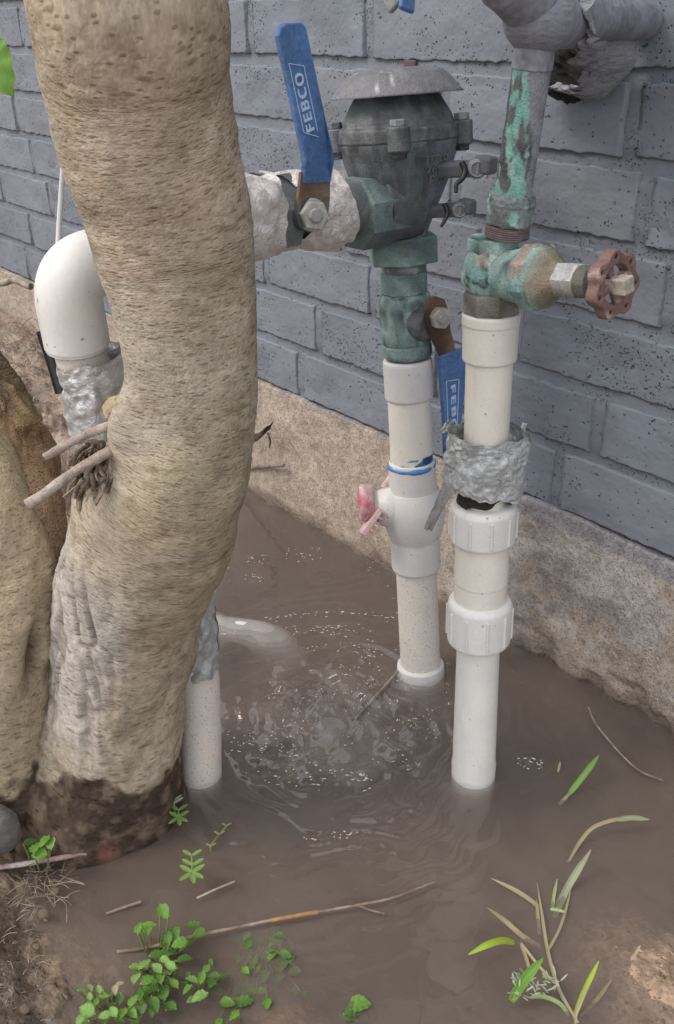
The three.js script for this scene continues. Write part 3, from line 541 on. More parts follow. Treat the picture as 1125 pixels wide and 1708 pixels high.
  // the lower ball valve with its blue lever hanging down
  const lv = onRun('lower_ball_valve', 'green tarnished bronze ball valve with blue lever hanging down', 'valve', mid, 595);
  const sk = teal(3);
  part('body', tint(turned(mid.prof([[595, 76], [590, 82], [574, 83], [572, 79], [569, 84], [545, 87], [515, 87], [500, 86], [492, 84], [488, 79]], lv.h0), { seg: 72, r: 0.0012, wob: (p) => (fbm(p.x * 60, p.y * 60, p.z * 60, 3) - 0.5) * 0.0016 }), sk), M.metal, lv);
  part('hex_end', tint(hexNut(mid.r(470, 79), mid.h(452) - mid.h(488), { sides: 8, turn: 0.25 }).translate(0, mid.h(488) - lv.h0, 0), teal(9)), M.metal, lv);
  part('union_ring', tint(turned(mid.prof([[453, 74], [446, 76], [440, 75], [438, 66], [425, 64]], lv.h0), { seg: 56 }), (p) => mix3([0.42, 0.46, 0.42], [0.16, 0.2, 0.19], sm(0.45, 0.6, fbm(p.x * 80, p.y * 80, p.z * 80, 3)))), M.metal, lv);
  const X = -8.32, sh = (list, x, depth, bevel, bend = null) => {
    const s = new THREE.Shape(list.map(([px, py]) => { let q = atX(px, py, x); if (bend) for (let i = 0; i < 4; i++) q = atX(px, py, x + bend(q.y) / U); return new THREE.Vector2(q.z, q.y); }));
    const g = new THREE.ExtrudeGeometry(s, { depth, bevelEnabled: true, bevelThickness: bevel, bevelSize: bevel, bevelSegments: 3, steps: 1, curveSegments: 6 });
    // (z, y, out) -> world
    const p = g.attributes.position; for (let i = 0; i < p.count; i++) { const z = p.getX(i), y = p.getY(i), o = p.getZ(i); p.setXYZ(i, (x + 8) * U + o + (bend ? bend(y) : 0), y, z); }
    const idx = g.index; if (!idx) { const pos = p.array, uv = g.attributes.uv; for (let i = 0; i < p.count; i += 3) for (let k = 0; k < 3; k++) { const a = (i + 1) * 3 + k, b = (i + 2) * 3 + k, t = pos[a]; pos[a] = pos[b]; pos[b] = t; } }
    g.computeVertexNormals(); return boxUV(g);
  };
  lv.shape = sh;
  const stemDir = new THREE.Vector3(0.95, 0.02, 0.32).normalize(), vc = mid.at(mid.h(530));
  part('stem_boss', local(tint(turnTo(turned([[0, 0.017], [0.026, 0.016], [0.031, 0.012]], { seg: 32 }), new THREE.Vector3(1, 0, 0)).translate(vc.x, vc.y, vc.z), bronze(5)), lv), M.metal, lv);
  const arm = sh([[711, 500], [722, 494], [738, 499], [745, 520], [748, 550], [757, 584], [733, 593], [720, 566], [712, 540], [708, 518]], X, 0.0022, 0.0006);
  const lever = part('lever', local(tint(arm, rustC(3)), lv), M.cast, lv, 'rusted steel lever with a blue sleeve');
  part('grip', local(sh([[731, 594], [756, 585], [776, 580], [774, 606], [769, 652], [764, 700], [758, 752], [741, 754], [739, 700], [735, 645]], X, 0.0034, 0.0012), lever), M.blue, lever, 'blue sleeve with white lettering');
  const nutAt = atX(731, 528, X + 0.06);
  part('nut', local(tint(turnTo(hexNut(0.0098, 0.009), stemDir).translate(nutAt.x, nutAt.y, nutAt.z), (p) => mix3([0.42, 0.39, 0.35], [0.58, 0.56, 0.52], fbm(p.x * 200, p.y * 200, p.z * 200, 3))), lv), M.cast, lv);
  const se = nutAt.clone().addScaledVector(stemDir, 0.009);
  part('stem', local(turnTo(turned([[-0.004, 0.0048], [0.0012, 0.0048], [0.002, 0.004]], { seg: 28 }), stemDir).translate(se.x, se.y, se.z), lv), M.steel, lv);
}
const font = await new FontLoader().loadAsync('fonts/droid/droid_sans_bold.typeface.json');
// letters laid on a plane facing +x: they run from a to b, their tops towards t, at the height h
function letters(text, a, b, topAt, h, depth = 0.0005, squeeze = 1) {
  const x = b.clone().sub(a), L = x.length(); x.normalize(); const y = topAt.clone().sub(a); y.addScaledVector(x, -y.dot(x)).normalize(); const z = x.clone().cross(y);
  const g = new TextGeometry(text, { font, size: h, depth, curveSegments: 3, bevelEnabled: false }); g.computeBoundingBox();
  const w = g.boundingBox.max.x - g.boundingBox.min.x; g.translate(-g.boundingBox.min.x, 0, 0).scale(L / w, 1, 1);
  return g.applyMatrix4(new THREE.Matrix4().makeBasis(x, y, z).setPosition(a));
}
const strip = (a, b, w, d = 0.0006) => bar(a, b, w, d, 0.0002);
{
  const lv = scene.children.find((o) => o.name === 'lower_ball_valve'), lever = lv.children.find((o) => o.name === 'lever'), sh = lv.shape, X = -8.32 + 0.0048 / U;
  const at = (px, py) => atX(px, py, X);
  const t = [letters('FEBCO', at(752, 644), at(755, 740), at(764, 644), 0.0062)];
  t.push(strip(at(745, 636), at(749, 735), 0.0008), strip(at(745, 636), at(766, 633), 0.0008), strip(at(766, 633), at(762, 735), 0.0008));
  t.forEach((g, i) => { t[i] = g.index ? g.toNonIndexed() : g; });
  part('lettering', local(mergeGeometries(t), lever), M.print, lever);

  // ---------- the vacuum breaker on top ----------
  const vb = onRun('vacuum_breaker', 'dark bronze vacuum breaker with a wide tilted cap', 'vacuum breaker', mid, 440);
  const sk = bronze(1), r = (py, w) => mid.r(py, w), h = (py) => mid.h(py) - vb.h0;
  const grey = [0.24, 0.245, 0.295];
  part('hex_nut', tint(hexNut(r(415, 122), h(393) - h(437), { sides: 6, turn: 0.42, ease: 0.0014 }).translate(0, h(437), 0), teal(21)), M.metal, vb);
  const bp = [[400, 82], [380, 90], [345, 122], [300, 164], [265, 186], [240, 197], [233, 198]].map(([a, w]) => [h(a), r(a, w)]), body = turned(bp, { seg: 96, r: 0.004, wob: (p) => (fbm(p.x * 50, p.y * 50, p.z * 50, 3) - 0.5) * 0.002 });
  part('body', tint(body, (p) => { const a = Math.atan2(p.z, p.x) + (fbm(p.x * 30, p.y * 30, p.z * 30, 2) - 0.5) * 0.3, w = sm(0.22, 0.12, a); let c = sk(p); c = mix3(c, teal(2)(p), sm(0.045, 0.0, p.y) * 0.8); return mix3(c, grey, w); }), M.metal, vb, 'tapered bronze body, its right side painted over grey');
  const fl = turned([[h(236), r(230, 196)], [h(233), r(230, 203)], [h(213), r(220, 203)], [h(210), r(215, 198)], [h(208), r(210, 192)]], { seg: 96, r: 0.0008 });
  part('flange', tint(fl, bronze(4)), M.metal, vb);
  const bon = turned([[h(210), r(210, 190)], [h(206), r(206, 186)], [h(198), r(198, 184)], [h(186), r(186, 172)], [h(170), r(170, 154)], [h(150), r(150, 130)]], { seg: 96, r: 0.0016 });
  part('bonnet', tint(bon, bronze(8)), M.metal, vb);
  const cap = turned([[h(152), r(150, 60)], [h(152), r(150, 180)], [h(158), r(156, 218)], [h(160), r(158, 222)], [h(157), r(156, 223)], [h(147), r(146, 206)], [h(133), r(128, 186)], [h(121), r(118, 160)], [h(115), r(112, 132)], [h(112.5), r(110, 80)], [h(112), 0]], { seg: 110, r: 0.0012, cap: false, wob: (p) => (fbm(p.x * 26, p.y * 26, p.z * 26, 3) - 0.5) * 0.003 });
  part('cap', tint(boxUV(cap), (p) => { const n = fbm(p.x * 60, p.y * 60, p.z * 60, 4); return mix3(mix3([0.19, 0.188, 0.205], [0.235, 0.232, 0.25], n), [0.62, 0.61, 0.6], sm(0.76, 0.8, fbm(p.x * 160, p.y * 160 + 3, p.z * 160, 3))); }), M.metal, vb, 'grey painted dished cap, chipped at the rim');
  // four lugs with bolts round the flange: angles from the x axis, seen from above
  const view = Math.atan2(camera.position.z - vb.position.z, camera.position.x - vb.position.x), R0 = r(222, 203);
  for (const [off, painted] of [[0.02, 0], [1.5, 0], [-1.5, 1], [3.1, 1]]) {
    const a = view - off, cx = Math.cos(a), cz = Math.sin(a), x = cx * (R0 + 0.002), z = cz * (R0 + 0.002), col = painted ? () => grey : bronze(12);
    const lug = part('lug', tint(turned([[h(250), 0.0062], [h(246), 0.0092], [h(209), 0.0092], [h(207), 0.008]], { seg: 28 }).translate(x, 0, z), col), M.metal, vb);
    part('bolt', tint(hexNut(0.0066, 0.0052).translate(x, h(207), z), painted ? () => grey : (p) => mix3([0.30, 0.31, 0.31], [0.46, 0.46, 0.45], fbm(p.x * 300, p.y * 300, p.z * 300, 2))), M.cast, lug);
    part('bolt_end', tint(hexNut(0.0062, 0.006).translate(x, h(258), z), painted ? () => grey : () => [0.06, 0.065, 0.07]), M.cast, lug);
  }
  // the square boss that takes the supply pipe, facing out from the wall
  const out = new THREE.Vector3(-0.02, 0, 1), ic = mid.at(mid.h(352));
  part('inlet', local(tint(turnTo(hexNut(0.0305, 0.056, { sides: 8, turn: Math.PI / 8, ease: 0.002 }), out).translate(ic.x, ic.y + 0.004, ic.z), (p) => mix3(teal(5)(p), [0.17, 0.19, 0.19], 0.35)), vb), M.metal, vb);
  part('inlet_shoulder', local(tint(turnTo(turned([[-0.004, 0.034], [0.012, 0.034], [0.036, 0.0315]], { seg: 8, r: 0.002 }), out).translate(ic.x, ic.y + 0.006, ic.z), bronze(6)), vb), M.metal, vb);
  // raised foundry letters wrapped on to the taper
  const wrap = [];
  for (const [txt, py0, pxc, hh, wpx] of [['FEBCO', 269, 731, 0.0052, 34], ['765-1', 286, 730, 0.0052, 32], ['P/B', 304, 728, 0.0068, 24]]) {
    const g = new TextGeometry(txt, { font, size: hh, depth: 0.0016, curveSegments: 2 }); g.computeBoundingBox(); const w = g.boundingBox.max.x, p = g.attributes.position, y0 = h(py0);
    const rad = (y) => { let i = 0; while (i < bp.length - 2 && bp[i + 1][0] < y) i++; const t = clamp((y - bp[i][0]) / (bp[i + 1][0] - bp[i][0])); return lerp(bp[i][1], bp[i + 1][1], t) + 0.0002; };
    const a0 = view - Math.asin(clamp((pxc - 671) / (rad(y0) / r(py0, 2)), -1, 1));
    const per = wpx * r(py0, 2) / Math.cos(Math.asin((pxc - 671) / (rad(y0) / r(py0, 2)))) / rad(y0) / w;
    for (let i = 0; i < p.count; i++) { const y = y0 + p.getY(i), R = rad(y) + p.getZ(i), a = a0 - (p.getX(i) - w / 2) * per; p.setXYZ(i, Math.cos(a) * R, y, Math.sin(a) * R); }
    g.computeVertexNormals(); wrap.push(g);
  }
  part('lettering', tint(mergeGeometries(wrap), (p) => mix3([0.16, 0.18, 0.18], [0.26, 0.29, 0.29], fbm(p.x * 200, p.y * 200, p.z * 200, 2))), M.cast, vb);
  // two test cocks on the painted side, each with a screw slot and a black strap
  for (const [px, py, s] of [[795, 281, 1], [766, 350, 0.85]]) {
    const q = atZ(px, py, 1.75), axis = new THREE.Vector3(0.75, 0.05, 0.62).normalize(), root = mid.at(mid.h(py + 4)).sub(q);
    const tc = part('test_cock', local(tint(mergeGeometries([turnTo(turned([[-0.006, 0.0078 * s], [0.004, 0.0078 * s], [0.006, 0.0068 * s]], { seg: 28 }), axis).toNonIndexed(), bar(new THREE.Vector3(0, 0, 0).addScaledVector(axis, -0.001), root.clone().multiplyScalar(0.75), 0.012 * s, 0.013 * s, 0.003).toNonIndexed(), new RoundedBoxGeometry(0.017 * s, 0.014 * s, 0.013 * s, 3, 0.003).translate(0.006 * s, 0.003, -0.004).toNonIndexed()]).translate(q.x, q.y, q.z), (p) => mix3(grey, [0.29, 0.295, 0.33], fbm(p.x * 90, p.y * 90, p.z * 90, 2))), vb), M.cast, vb, 'test cock painted over grey');
    const e = q.clone().addScaledVector(axis, 0.0062), side = new THREE.Vector3(0, 1, 0).cross(axis).normalize();
    part('slot_ring', local(turnTo(new THREE.TorusGeometry(0.0056 * s, 0.0008, 8, 28).rotateX(Math.PI / 2), axis).translate(e.x, e.y, e.z), tc), M.steel, tc);
    part('slot', local(bar(e.clone().add(new THREE.Vector3(0, -0.0042 * s, 0)), e.clone().add(new THREE.Vector3(0, 0.0042 * s, 0)), 0.0016, 0.0012, 0.0003), tc), M.steel, tc);
    const t = depthOf(q) / U - 0.05, st = [[px - 24, py - 10], [px - 19, py + 4], [px - 24, py + 18], [px - 33, py + 26], [px - 34, py + 40]].map(([a, b]) => atD(a, b, t));
    part('strap', local(tube(s === 1 ? st : st.slice(0, 3).concat([atD(px - 30, py + 28, t)]), (v) => 0.0026 * s * (1 - 0.4 * v), { seg: 30, around: 10 }), tc), M.black, tc, 'black plastic strap');
  }

  // ---------- the upper ball valve and the foil round the supply pipe ----------
  const px0 = -8.97, axisAt = (px, py) => atX(px, py, px0);
  const sup = [axisAt(600, 346), axisAt(545, 346), axisAt(500, 350), axisAt(450, 356), axisAt(400, 364)];
  const uv = thing('upper_ball_valve', 'foil wrapped ball valve with upright blue lever beside the vacuum breaker', 'valve', sup[1].clone());
  const bt = tube(sup.slice(0, 4), 0.0225, { seg: 40, around: 40 });
  part('body', local(tint(bt, (p) => mix3(bronze(14)(p), [0.3, 0.33, 0.33], 0.4)), uv), M.metal, uv);
  const hexC = axisAt(476, 352);
  part('hex_end', local(tint(turnTo(hexNut(0.031, 0.022, { sides: 6, turn: 0.2, ease: 0.0015 }), out).translate(hexC.x, hexC.y, hexC.z), (p) => mix3(bronze(15)(p), [0.3, 0.33, 0.33], 0.5)), uv), M.metal, uv);
  const shell = (z0, z1, rad, c0, c1, k, s) => grid(150, 70, (u, v) => {
    const a = u * 2 * Math.PI, dx = Math.cos(a), dy = Math.sin(a), z = lerp(z0(a), z1(a), v), t = (z - c0.z) / (c1.z - c0.z), c = c0.clone().lerp(c1, t), R = rad(a, v);
    const p = new THREE.Vector3(c.x + dx * R, c.y + dy * R, z), d = creases(p, s * 1.5, k * 0.6, 3) + creases(p, s * 4, k * 0.16, 13); p.x += dx * d; p.y += dy * d; p.z += (vn(a * 5, z * 200, 3) - 0.5) * 0.002;
    return { p, uv: [a * 0.034, z] };
  }, true);
  const wrapG = shell((a) => axisAt(553, 346).z + 0.002 * Math.sin(3 * a), (a) => { const top = Math.exp(-(((a - 1.5) / 0.75) ** 2)), front = Math.exp(-(((a - 0.15) / 0.5) ** 2)); return axisAt(500, 348).z + top * 0.038 - front * 0.006 + (a > 3.4 && a < 6.1 ? 0.024 * Math.sin((a - 3.4) / 2.7 * Math.PI) : 0) + (fbm(Math.cos(a) * 3, Math.sin(a) * 3, 4, 3) - 0.5) * 0.01; }, (a, v) => 0.0335 + 0.0012 * Math.sin(2 * a + 1) - 0.003 * v, sup[0], sup[3], 0.0065, 52);
  part('foil_wrap', local(wrapG, uv), M.whiteFoil, uv, 'crinkled white painted foil');
  const XU = -8.36, sh2 = (list, x, depth, bevel, bend) => sh(list, x, depth, bevel, bend), bendY = atX(525, 268, XU).y;
  const bend = (y) => -0.010 * sm(bendY + 0.004, bendY - 0.012, y);
  const arm = part('lever', local(tint(sh2([[500, 288], [546, 286], [546, 330], [542, 368], [531, 381], [511, 385], [498, 372], [495, 332]], XU, 0.0024, 0.0007, bend), (p) => mix3(rustC(8)(p), [0.44, 0.37, 0.28], sm(0.12, 0.0, Math.abs(p.y - atX(520, 352, XU).y) * 8) * 0.7)), uv), M.cast, uv, 'rusted flat lever with a blue sleeve');
  const grip = part('grip', local(sh2([[461, 60], [464, 48], [471, 43], [496, 41], [502, 48], [508, 74], [533, 190], [547, 250], [549, 268], [547, 282], [544, 300], [503, 302], [506, 280], [508, 268], [500, 236], [478, 134]], XU, 0.0036, 0.0014, bend), arm), M.blue, arm, 'blue sleeve with white lettering');
  const XT = XU + 0.0051 / U, at2 = (px, py) => atX(px, py, XT), tt = [letters('FEBCO', at2(524.5, 216), at2(503.5, 119), at2(505, 216), 0.0074)];
  tt.push(strip(at2(482, 106), at2(507, 221), 0.001), strip(at2(482, 106), at2(507, 110), 0.001), strip(at2(507, 110), at2(530, 219), 0.001), strip(at2(507, 221), at2(531, 228), 0.001));
  part('lettering', local(mergeGeometries(tt.map((g) => g.index ? g.toNonIndexed() : g)), arm), M.print, arm);
  const nd = new THREE.Vector3(0.93, 0.1, 0.35).normalize(), nq = atX(520, 358, XU - 0.09);
  part('stem_boss', local(tint(turnTo(turned([[-0.03, 0.013], [0.0, 0.013]], { seg: 28 }), new THREE.Vector3(1, 0, 0)).translate(nq.x, nq.y, nq.z), bronze(3)), uv), M.metal, uv);
  part('nut', local(tint(mergeGeometries([turnTo(hexNut(0.0112, 0.010), nd).translate(nq.x, nq.y, nq.z), turnTo(turned([[0, 0.0122], [0.002, 0.0122]], { seg: 30 }), nd).translate(nq.x, nq.y, nq.z).toNonIndexed()]), (p) => mix3([0.5, 0.48, 0.44], [0.66, 0.64, 0.6], fbm(p.x * 200, p.y * 200, p.z * 200, 3))), uv), M.cast, uv);
  const ne = nq.clone().addScaledVector(nd, 0.010);
  part('stem', local(turnTo(turned([[-0.003, 0.0054], [0.002, 0.0054], [0.003, 0.0044]], { seg: 28 }), nd).translate(ne.x, ne.y, ne.z), uv), M.steel, uv);

  const fp = thing('supply_pipe', 'horizontal pipe wrapped in crinkled white foil reaching behind the tree', 'pipe', axisAt(440, 357));
  const z0 = axisAt(438, 356).z, z1 = z0 + 0.12;
  part('foil_wrap', local(shell((a) => z0 - 0.004 * Math.sin(a * 2) - 0.012 * Math.exp(-(((a - 5.2) / 0.6) ** 2)), () => z1, (a, v) => 0.0355 + 0.0015 * Math.sin(2 * a) - 0.004 * sm(0.15, 0, v), sup[1], sup[4], 0.007, 46), fp), M.whiteFoil, fp);
  part('pipe', local(tube([sup[3].clone().add(new THREE.Vector3(0, 0, -0.01)), sup[4], V(-9.25, 6.95, 6.0)], 0.0192, { seg: 40, around: 32 }), fp), M.pvc, fp);
}

// ---------- the left riser: elbow, pipe, silver foil, standing behind the tree ----------
{
  const K = V(-9.25, 6.95, 6.5), S = atD(130, 578, 10.15), down = S.clone().sub(K).normalize(), back = new THREE.Vector3(0.02, 0.02, -1).normalize();
  const pp = thing('elbow_pipe', 'white plastic pipe with a big elbow behind the left of the tree', 'pipe', atY(335, 1285));
  const path = [[337, 1420, 13.5], [336, 1285, 12.93], [323, 1080, 12.2], [250, 880, 11.3], [168, 690, 10.6], [138, 600, 10.22]].map((a) => atD(...a)).concat([S.clone().addScaledVector(down, -0.02)]);
  part('pipe', local(tube(path, 0.283 * U, { seg: 120, around: 40 }), pp), M.oldPvc, pp);
  const b = new THREE.QuadraticBezierCurve3(K.clone().addScaledVector(down, 0.4 * U), K, K.clone().addScaledVector(back, 0.4 * U)), ep = [S.clone(), S.clone().lerp(K, 0.3)];
  for (let i = 0; i <= 8; i++) ep.push(b.getPoint(i / 8)); ep.push(K.clone().addScaledVector(back, 0.75 * U), K.clone().addScaledVector(back, 1.25 * U));
  part('elbow', local(tube(ep, (v) => 0.352 * U * (v < 0.012 ? 0.97 : 1), { seg: 120, around: 48 }), pp), M.whitePvc, pp, 'smooth white ninety degree elbow');
  // silver foil flaring round the pipe
  const curve = new THREE.CatmullRomCurve3([atD(150, 588, 10.2), atD(156, 640, 10.4), atD(162, 735, 10.75)]);
  const fr = curve.computeFrenetFrames(60), cr = new THREE.Vector3(1, 0, 0).applyMatrix3(camR);
  part('foil_wrap', local(grid(140, 60, (u, v, i, j) => {
    const t = curve.getTangent(v), s = cr.clone().addScaledVector(t, -cr.dot(t)).normalize(), e = s.clone().cross(t), a = u * 2 * Math.PI, ca = Math.cos(a);
    const c = curve.getPoint(v), flap = Math.exp(-((Math.atan2(Math.sin(a), ca) / 0.5) ** 2)) * sm(0.6, 0.05, v), R = U * (lerp(0.375, 0.31, v) + 0.07 * flap);
    const p = c.addScaledVector(s, ca * R).addScaledVector(e, Math.sin(a) * R), n = s.clone().multiplyScalar(ca).addScaledVector(e, Math.sin(a));
    p.addScaledVector(n, (creases(p, 85, 0.0045, 5) + creases(p, 210, 0.0014, 15)) * (0.5 + 0.5 * v)); p.addScaledVector(t, -(0.010 * flap + 0.005 * (fbm(ca * 2, Math.sin(a) * 2, 7, 3) - 0.5) - 0.008 * sm(0.2, -0.9, ca)) * (1 - v));
    return { p, uv: [a * 0.026, v * 0.07] };
  }, true), pp), M.foil, pp, 'crinkled silver foil');
  const c2 = new THREE.CatmullRomCurve3([atD(318, 975, 11.75), atD(322, 1040, 12.0), atD(326, 1112, 12.3)]);
  part('foil_wrap', local(grid(110, 60, (u, v) => { const t = c2.getTangent(v), s = cr.clone().addScaledVector(t, -cr.dot(t)).normalize(), e = s.clone().cross(t), a = u * 2 * Math.PI, R = U * (0.30 + 0.03 * vn(a * 2, v * 3, 1)); const n = s.clone().multiplyScalar(Math.cos(a)).addScaledVector(e, Math.sin(a)), p = c2.getPoint(v).addScaledVector(n, R); p.addScaledVector(n, creases(p, 80, 0.007, 6)).addScaledVector(t, (fbm(Math.cos(a) * 2, Math.sin(a) * 2, 3, 2) - 0.5) * 0.012 * sm(0.7, 1, v)); return { p, uv: [a * 0.024, v * 0.09] }; }, true), pp), M.greyFoil, pp, 'grey torn foil low on the pipe');
  part('dark_strip', local(tube([atD(72, 552, 10.8), atD(88, 600, 10.85), atD(104, 655, 10.9)], (v) => 0.0055, { seg: 24, around: 12 }), pp), M.black, pp);  // black strip along the left of the pipe

  const rod = thing('tube', 'thin white plastic tube leaning on the wall behind the elbow', 'tube', atZ(97, 400, 1.2));
  part('tube', local(tube([atZ(106, 276, 0.9), atZ(102, 330, 1.0), atZ(97, 420, 1.3), atZ(97, 600, 2.0)], 0.0042, { seg: 30, around: 16 }), rod), M.greyPvc, rod);
}

// ---------- the right riser ----------
const rt = run(V(-6.19, 0, 3.0), V(-6.406, 5.933, 3.0)), ru = run(V(-6.30, 7.1, 3.0), V(-6.141, 8.703, 3.0));
{
  const pp = onRun('pvc_pipe', 'tallest white plastic pipe standing in the puddle at the right with two ribbed union nuts', 'pipe', rt, 1288);
  const f = (l) => rt.prof(l, pp.h0);
  part('pipe', turned(f([[1420, 70], [1284, 72.5], [1272, 74], [1262, 71], [1060, 71]]), { seg: 60, r: 0.0015 }), M.pvc, pp, 'lower length of pipe');
  const nut = (a, b, wa, wb, label) => {
    const g = [turned(f([[b, wb - 4], [b - 3, wb], [a + 12, wa], [a + 5, wa - 3], [a, wa - 14], [a - 1, wa - 40]]), { seg: 72, r: 0.0014 }).toNonIndexed()];
    const hb = rt.h(b) - pp.h0, ha = rt.h(a) - pp.h0;
    for (let i = 0; i < 10; i++) { const t = i / 10 * 2 * Math.PI + 0.35; g.push(new RoundedBoxGeometry(0.0022, (ha - hb) * 0.72, 0.0026, 2, 0.0009).translate(0, hb + (ha - hb) * 0.45, (rt.r(b, wb) + rt.r(a, wa)) / 2).rotateY(t).toNonIndexed()); }
    return part('union_nut', mergeGeometries(g), M.whitePvc, pp, label);
  };
  nut(997, 1066, 108, 105, 'lower ribbed union nut'); nut(838, 899, 112, 108, 'upper ribbed union nut');
  part('barrel', turned(f([[1005, 87], [968, 88], [966, 89.5], [890, 89.5]]), { seg: 64, r: 0.0006 }), M.cream, pp);
  part('pipe', turned(f([[850, 70], [700, 75.5], [592, 79]]), { seg: 60 }), M.cream, pp, 'upper length of pipe');
  part('adapter', turned(f([[600, 88], [597, 91], [540, 94], [538, 97], [524, 97], [521, 94], [519, 60]]), { seg: 64, r: 0.001 }), M.cream, pp);
  // the old foil round it, standing off at both sides, with rotten lagging inside
  const cr = new THREE.Vector3(1, 0, 0).applyMatrix3(camR); cr.y = 0; cr.normalize(); const fw = new THREE.Vector3(-cr.z, 0, cr.x); if (fw.dot(camera.position.clone().sub(pp.position)) < 0) fw.negate();
  const px = (py) => depthOf(rt.at(rt.h(py))) / FOC;
  part('dark_wad', local(displace(grid(90, 30, (u, v) => { const a = u * 2 * Math.PI, py = lerp(795, 832 + 9 * Math.cos(a * 2 + 1) + 6 * Math.sin(a * 5), v), c = rt.at(rt.h(py)), k = px(py); return { p: c.addScaledVector(cr, (46 * Math.cos(a)) * k).addScaledVector(fw, 41 * Math.sin(a) * k), uv: [a * 0.02, v * 0.03] }; }, true), (p) => (fbm(p.x * 150, p.y * 150, p.z * 150, 3) - 0.5) * 0.006), pp), M.wad, pp, 'crumbling dark pipe insulation');
  part('foil_wrap', local(grid(220, 90, (u, v) => {
    const a = u * 2 * Math.PI, ca = Math.cos(a), sa = Math.sin(a), e = (x, n) => Math.sign(x) * Math.pow(Math.abs(x), n);
    const top = 722 - 10 * sm(-0.4, -1, ca) + 6 * (fbm(ca * 3, sa * 3, 2, 3) - 0.5) * 3 + 8 * sm(0.8, 1, ca), bot = lerp(806, 822, sm(-0.9, 0.7, ca)) + (fbm(ca * 4 + 3, sa * 4, 5, 4) - 0.5) * 22 - 10 * sm(0.9, 1, ca);
    const py = lerp(top, bot, v), c = rt.at(rt.h(py)), k = px(py), w = lerp(69, 67, v), d = 46;
    const p = c.addScaledVector(cr, (e(ca, 0.8) * w + lerp(2, -3, v)) * k).addScaledVector(fw, e(sa, 0.9) * d * k), n = cr.clone().multiplyScalar(ca * 0.6).addScaledVector(fw, sa).normalize();
    p.addScaledVector(n, creases(p, 90, 0.0034, 7) + creases(p, 260, 0.0012, 17));
    return { p, uv: [a * 0.034, v * 0.045] };
  }, true), pp), M.greyFoil, pp, 'chalky grey crumpled foil');
  const t0 = depthOf(rt.at(rt.h(830))) / U - 0.3;
  part('tape_tail', local(grid(8, 24, (u, v) => { const q = atD(lerp(752, 714, v) + (u - 0.5) * lerp(24, 13, v), lerp(806, 884, v) + 4 * (u - 0.5), t0 - 0.05 * Math.sin(v * 3)); q.addScaledVector(fw, (fbm(u * 3, v * 6, 2, 2) - 0.5) * 0.004); return { p: q, uv: [u * 0.012, v * 0.03] }; }), pp), mat(grainT, 0.04, { color: lin(138, 134, 132), bumpScale: 0.001 }), pp, 'torn grey tape end');
  for (const [a, b, c, d, w] of [[744, 722, 751, 700, 11], [868, 728, 876, 706, 7]]) part('foil_tatter', local(grid(6, 10, (u, v) => { const q = atD(lerp(a, c, v) + (u - 0.5) * w * 2 * (1 - v * 0.5), lerp(b, d, v), t0 + 0.25); q.addScaledVector(fw, (fbm(u * 3 + a, v * 3, 2, 3) - 0.5) * 0.008); return { p: q, uv: [u * 0.01, v * 0.02] }; }), pp), M.greyFoil, pp);

  // ---------- the gate valve ----------
  const gv = onRun('gate_valve', 'verdigris green gate valve with a rusty red handwheel', 'valve', rt, 521);
  const g0 = gv.h0, k = 9.8 / FOC * U, q = (l) => rt.prof(l, g0), c0 = rt.at(rt.h(455));
  part('lower_nut', tint(displace(hexNut(rt.r(505, 96), rt.h(484) - rt.h(521), { sides: 8, turn: 0.2, ease: 0.002 }).translate(0, rt.h(521) - g0, 0), (p) => 0), (p) => { const n = fbm(p.x * 90, p.y * 60, p.z * 90, 4); return mix3(mix3([0.34, 0.33, 0.29], [0.16, 0.15, 0.11], sm(0.4, 0.6, n)), [0.62, 0.62, 0.6], sm(0.62, 0.72, fbm(p.x * 160, p.y * 160, p.z * 160, 3))); }), M.metal, gv, 'dirty grey brass nut');
  const bodyC = (p) => { const n = fbm(p.x * 55 + 1, p.y * 55, p.z * 55, 4); const c = verd(2)(p); return mix3(c, [0.50, 0.37, 0.28], sm(0.0, 0.012, p.y - (rt.h(440) - g0) + (n - 0.5) * 0.03) * sm(-0.01, 0.012, p.x + (n - 0.5) * 0.02)); };
  part('body', tint(turned(q([[488, 70], [478, 92], [462, 106], [445, 104], [430, 94], [420, 84], [416, 80]]), { seg: 72, r: 0.003, wob: (p) => (fbm(p.x * 50, p.y * 50, p.z * 50, 3) - 0.5) * 0.004 }), bodyC), M.metal, gv);
  part('upper_nut', tint(hexNut(rt.r(407, 88), rt.h(394) - rt.h(420), { sides: 8, turn: 0.1, ease: 0.0016 }).translate(0, rt.h(420) - g0, 0), verd(7)), M.metal, gv);
  const hubAt = atZ(1022, 474, 3.12), d = hubAt.clone().sub(c0).normalize();
  const kOfPoint = (p) => depthOf(p) / FOC, L = hubAt.distanceTo(c0), along = (t) => c0.clone().addScaledVector(d, L * t), ax = (prof, o) => turnTo(turned(prof.map(([t, w]) => [t * L, w * k]), o), d).translate(c0.x, c0.y, c0.z);
  part('bonnet', local(tint(ax([[0, 44], [0.2, 43], [0.3, 46], [0.34, 52], [0.46, 52], [0.49, 46], [0.55, 32], [0.6, 25], [0.66, 24]], { seg: 10, r: 0.002 }), (p) => { const n = fbm(p.x * 60, p.y * 60, p.z * 60, 4); const t = (p.clone().sub(c0).dot(d)) / L; let c = mix3(verd(11)(p), [0.30, 0.245, 0.17], sm(0.44, 0.52, t)); c = mix3(c, [0.52, 0.36, 0.30], sm(0.5, 0.6, n) * sm(0.0, 0.01, p.y - c0.y) * 0.9); return mix3(c, [0.3, 0.55, 0.58], sm(0.3, 0.36, t) * sm(0.47, 0.44, t) * sm(0.45, 0.6, n)); }), gv), M.metal, gv);
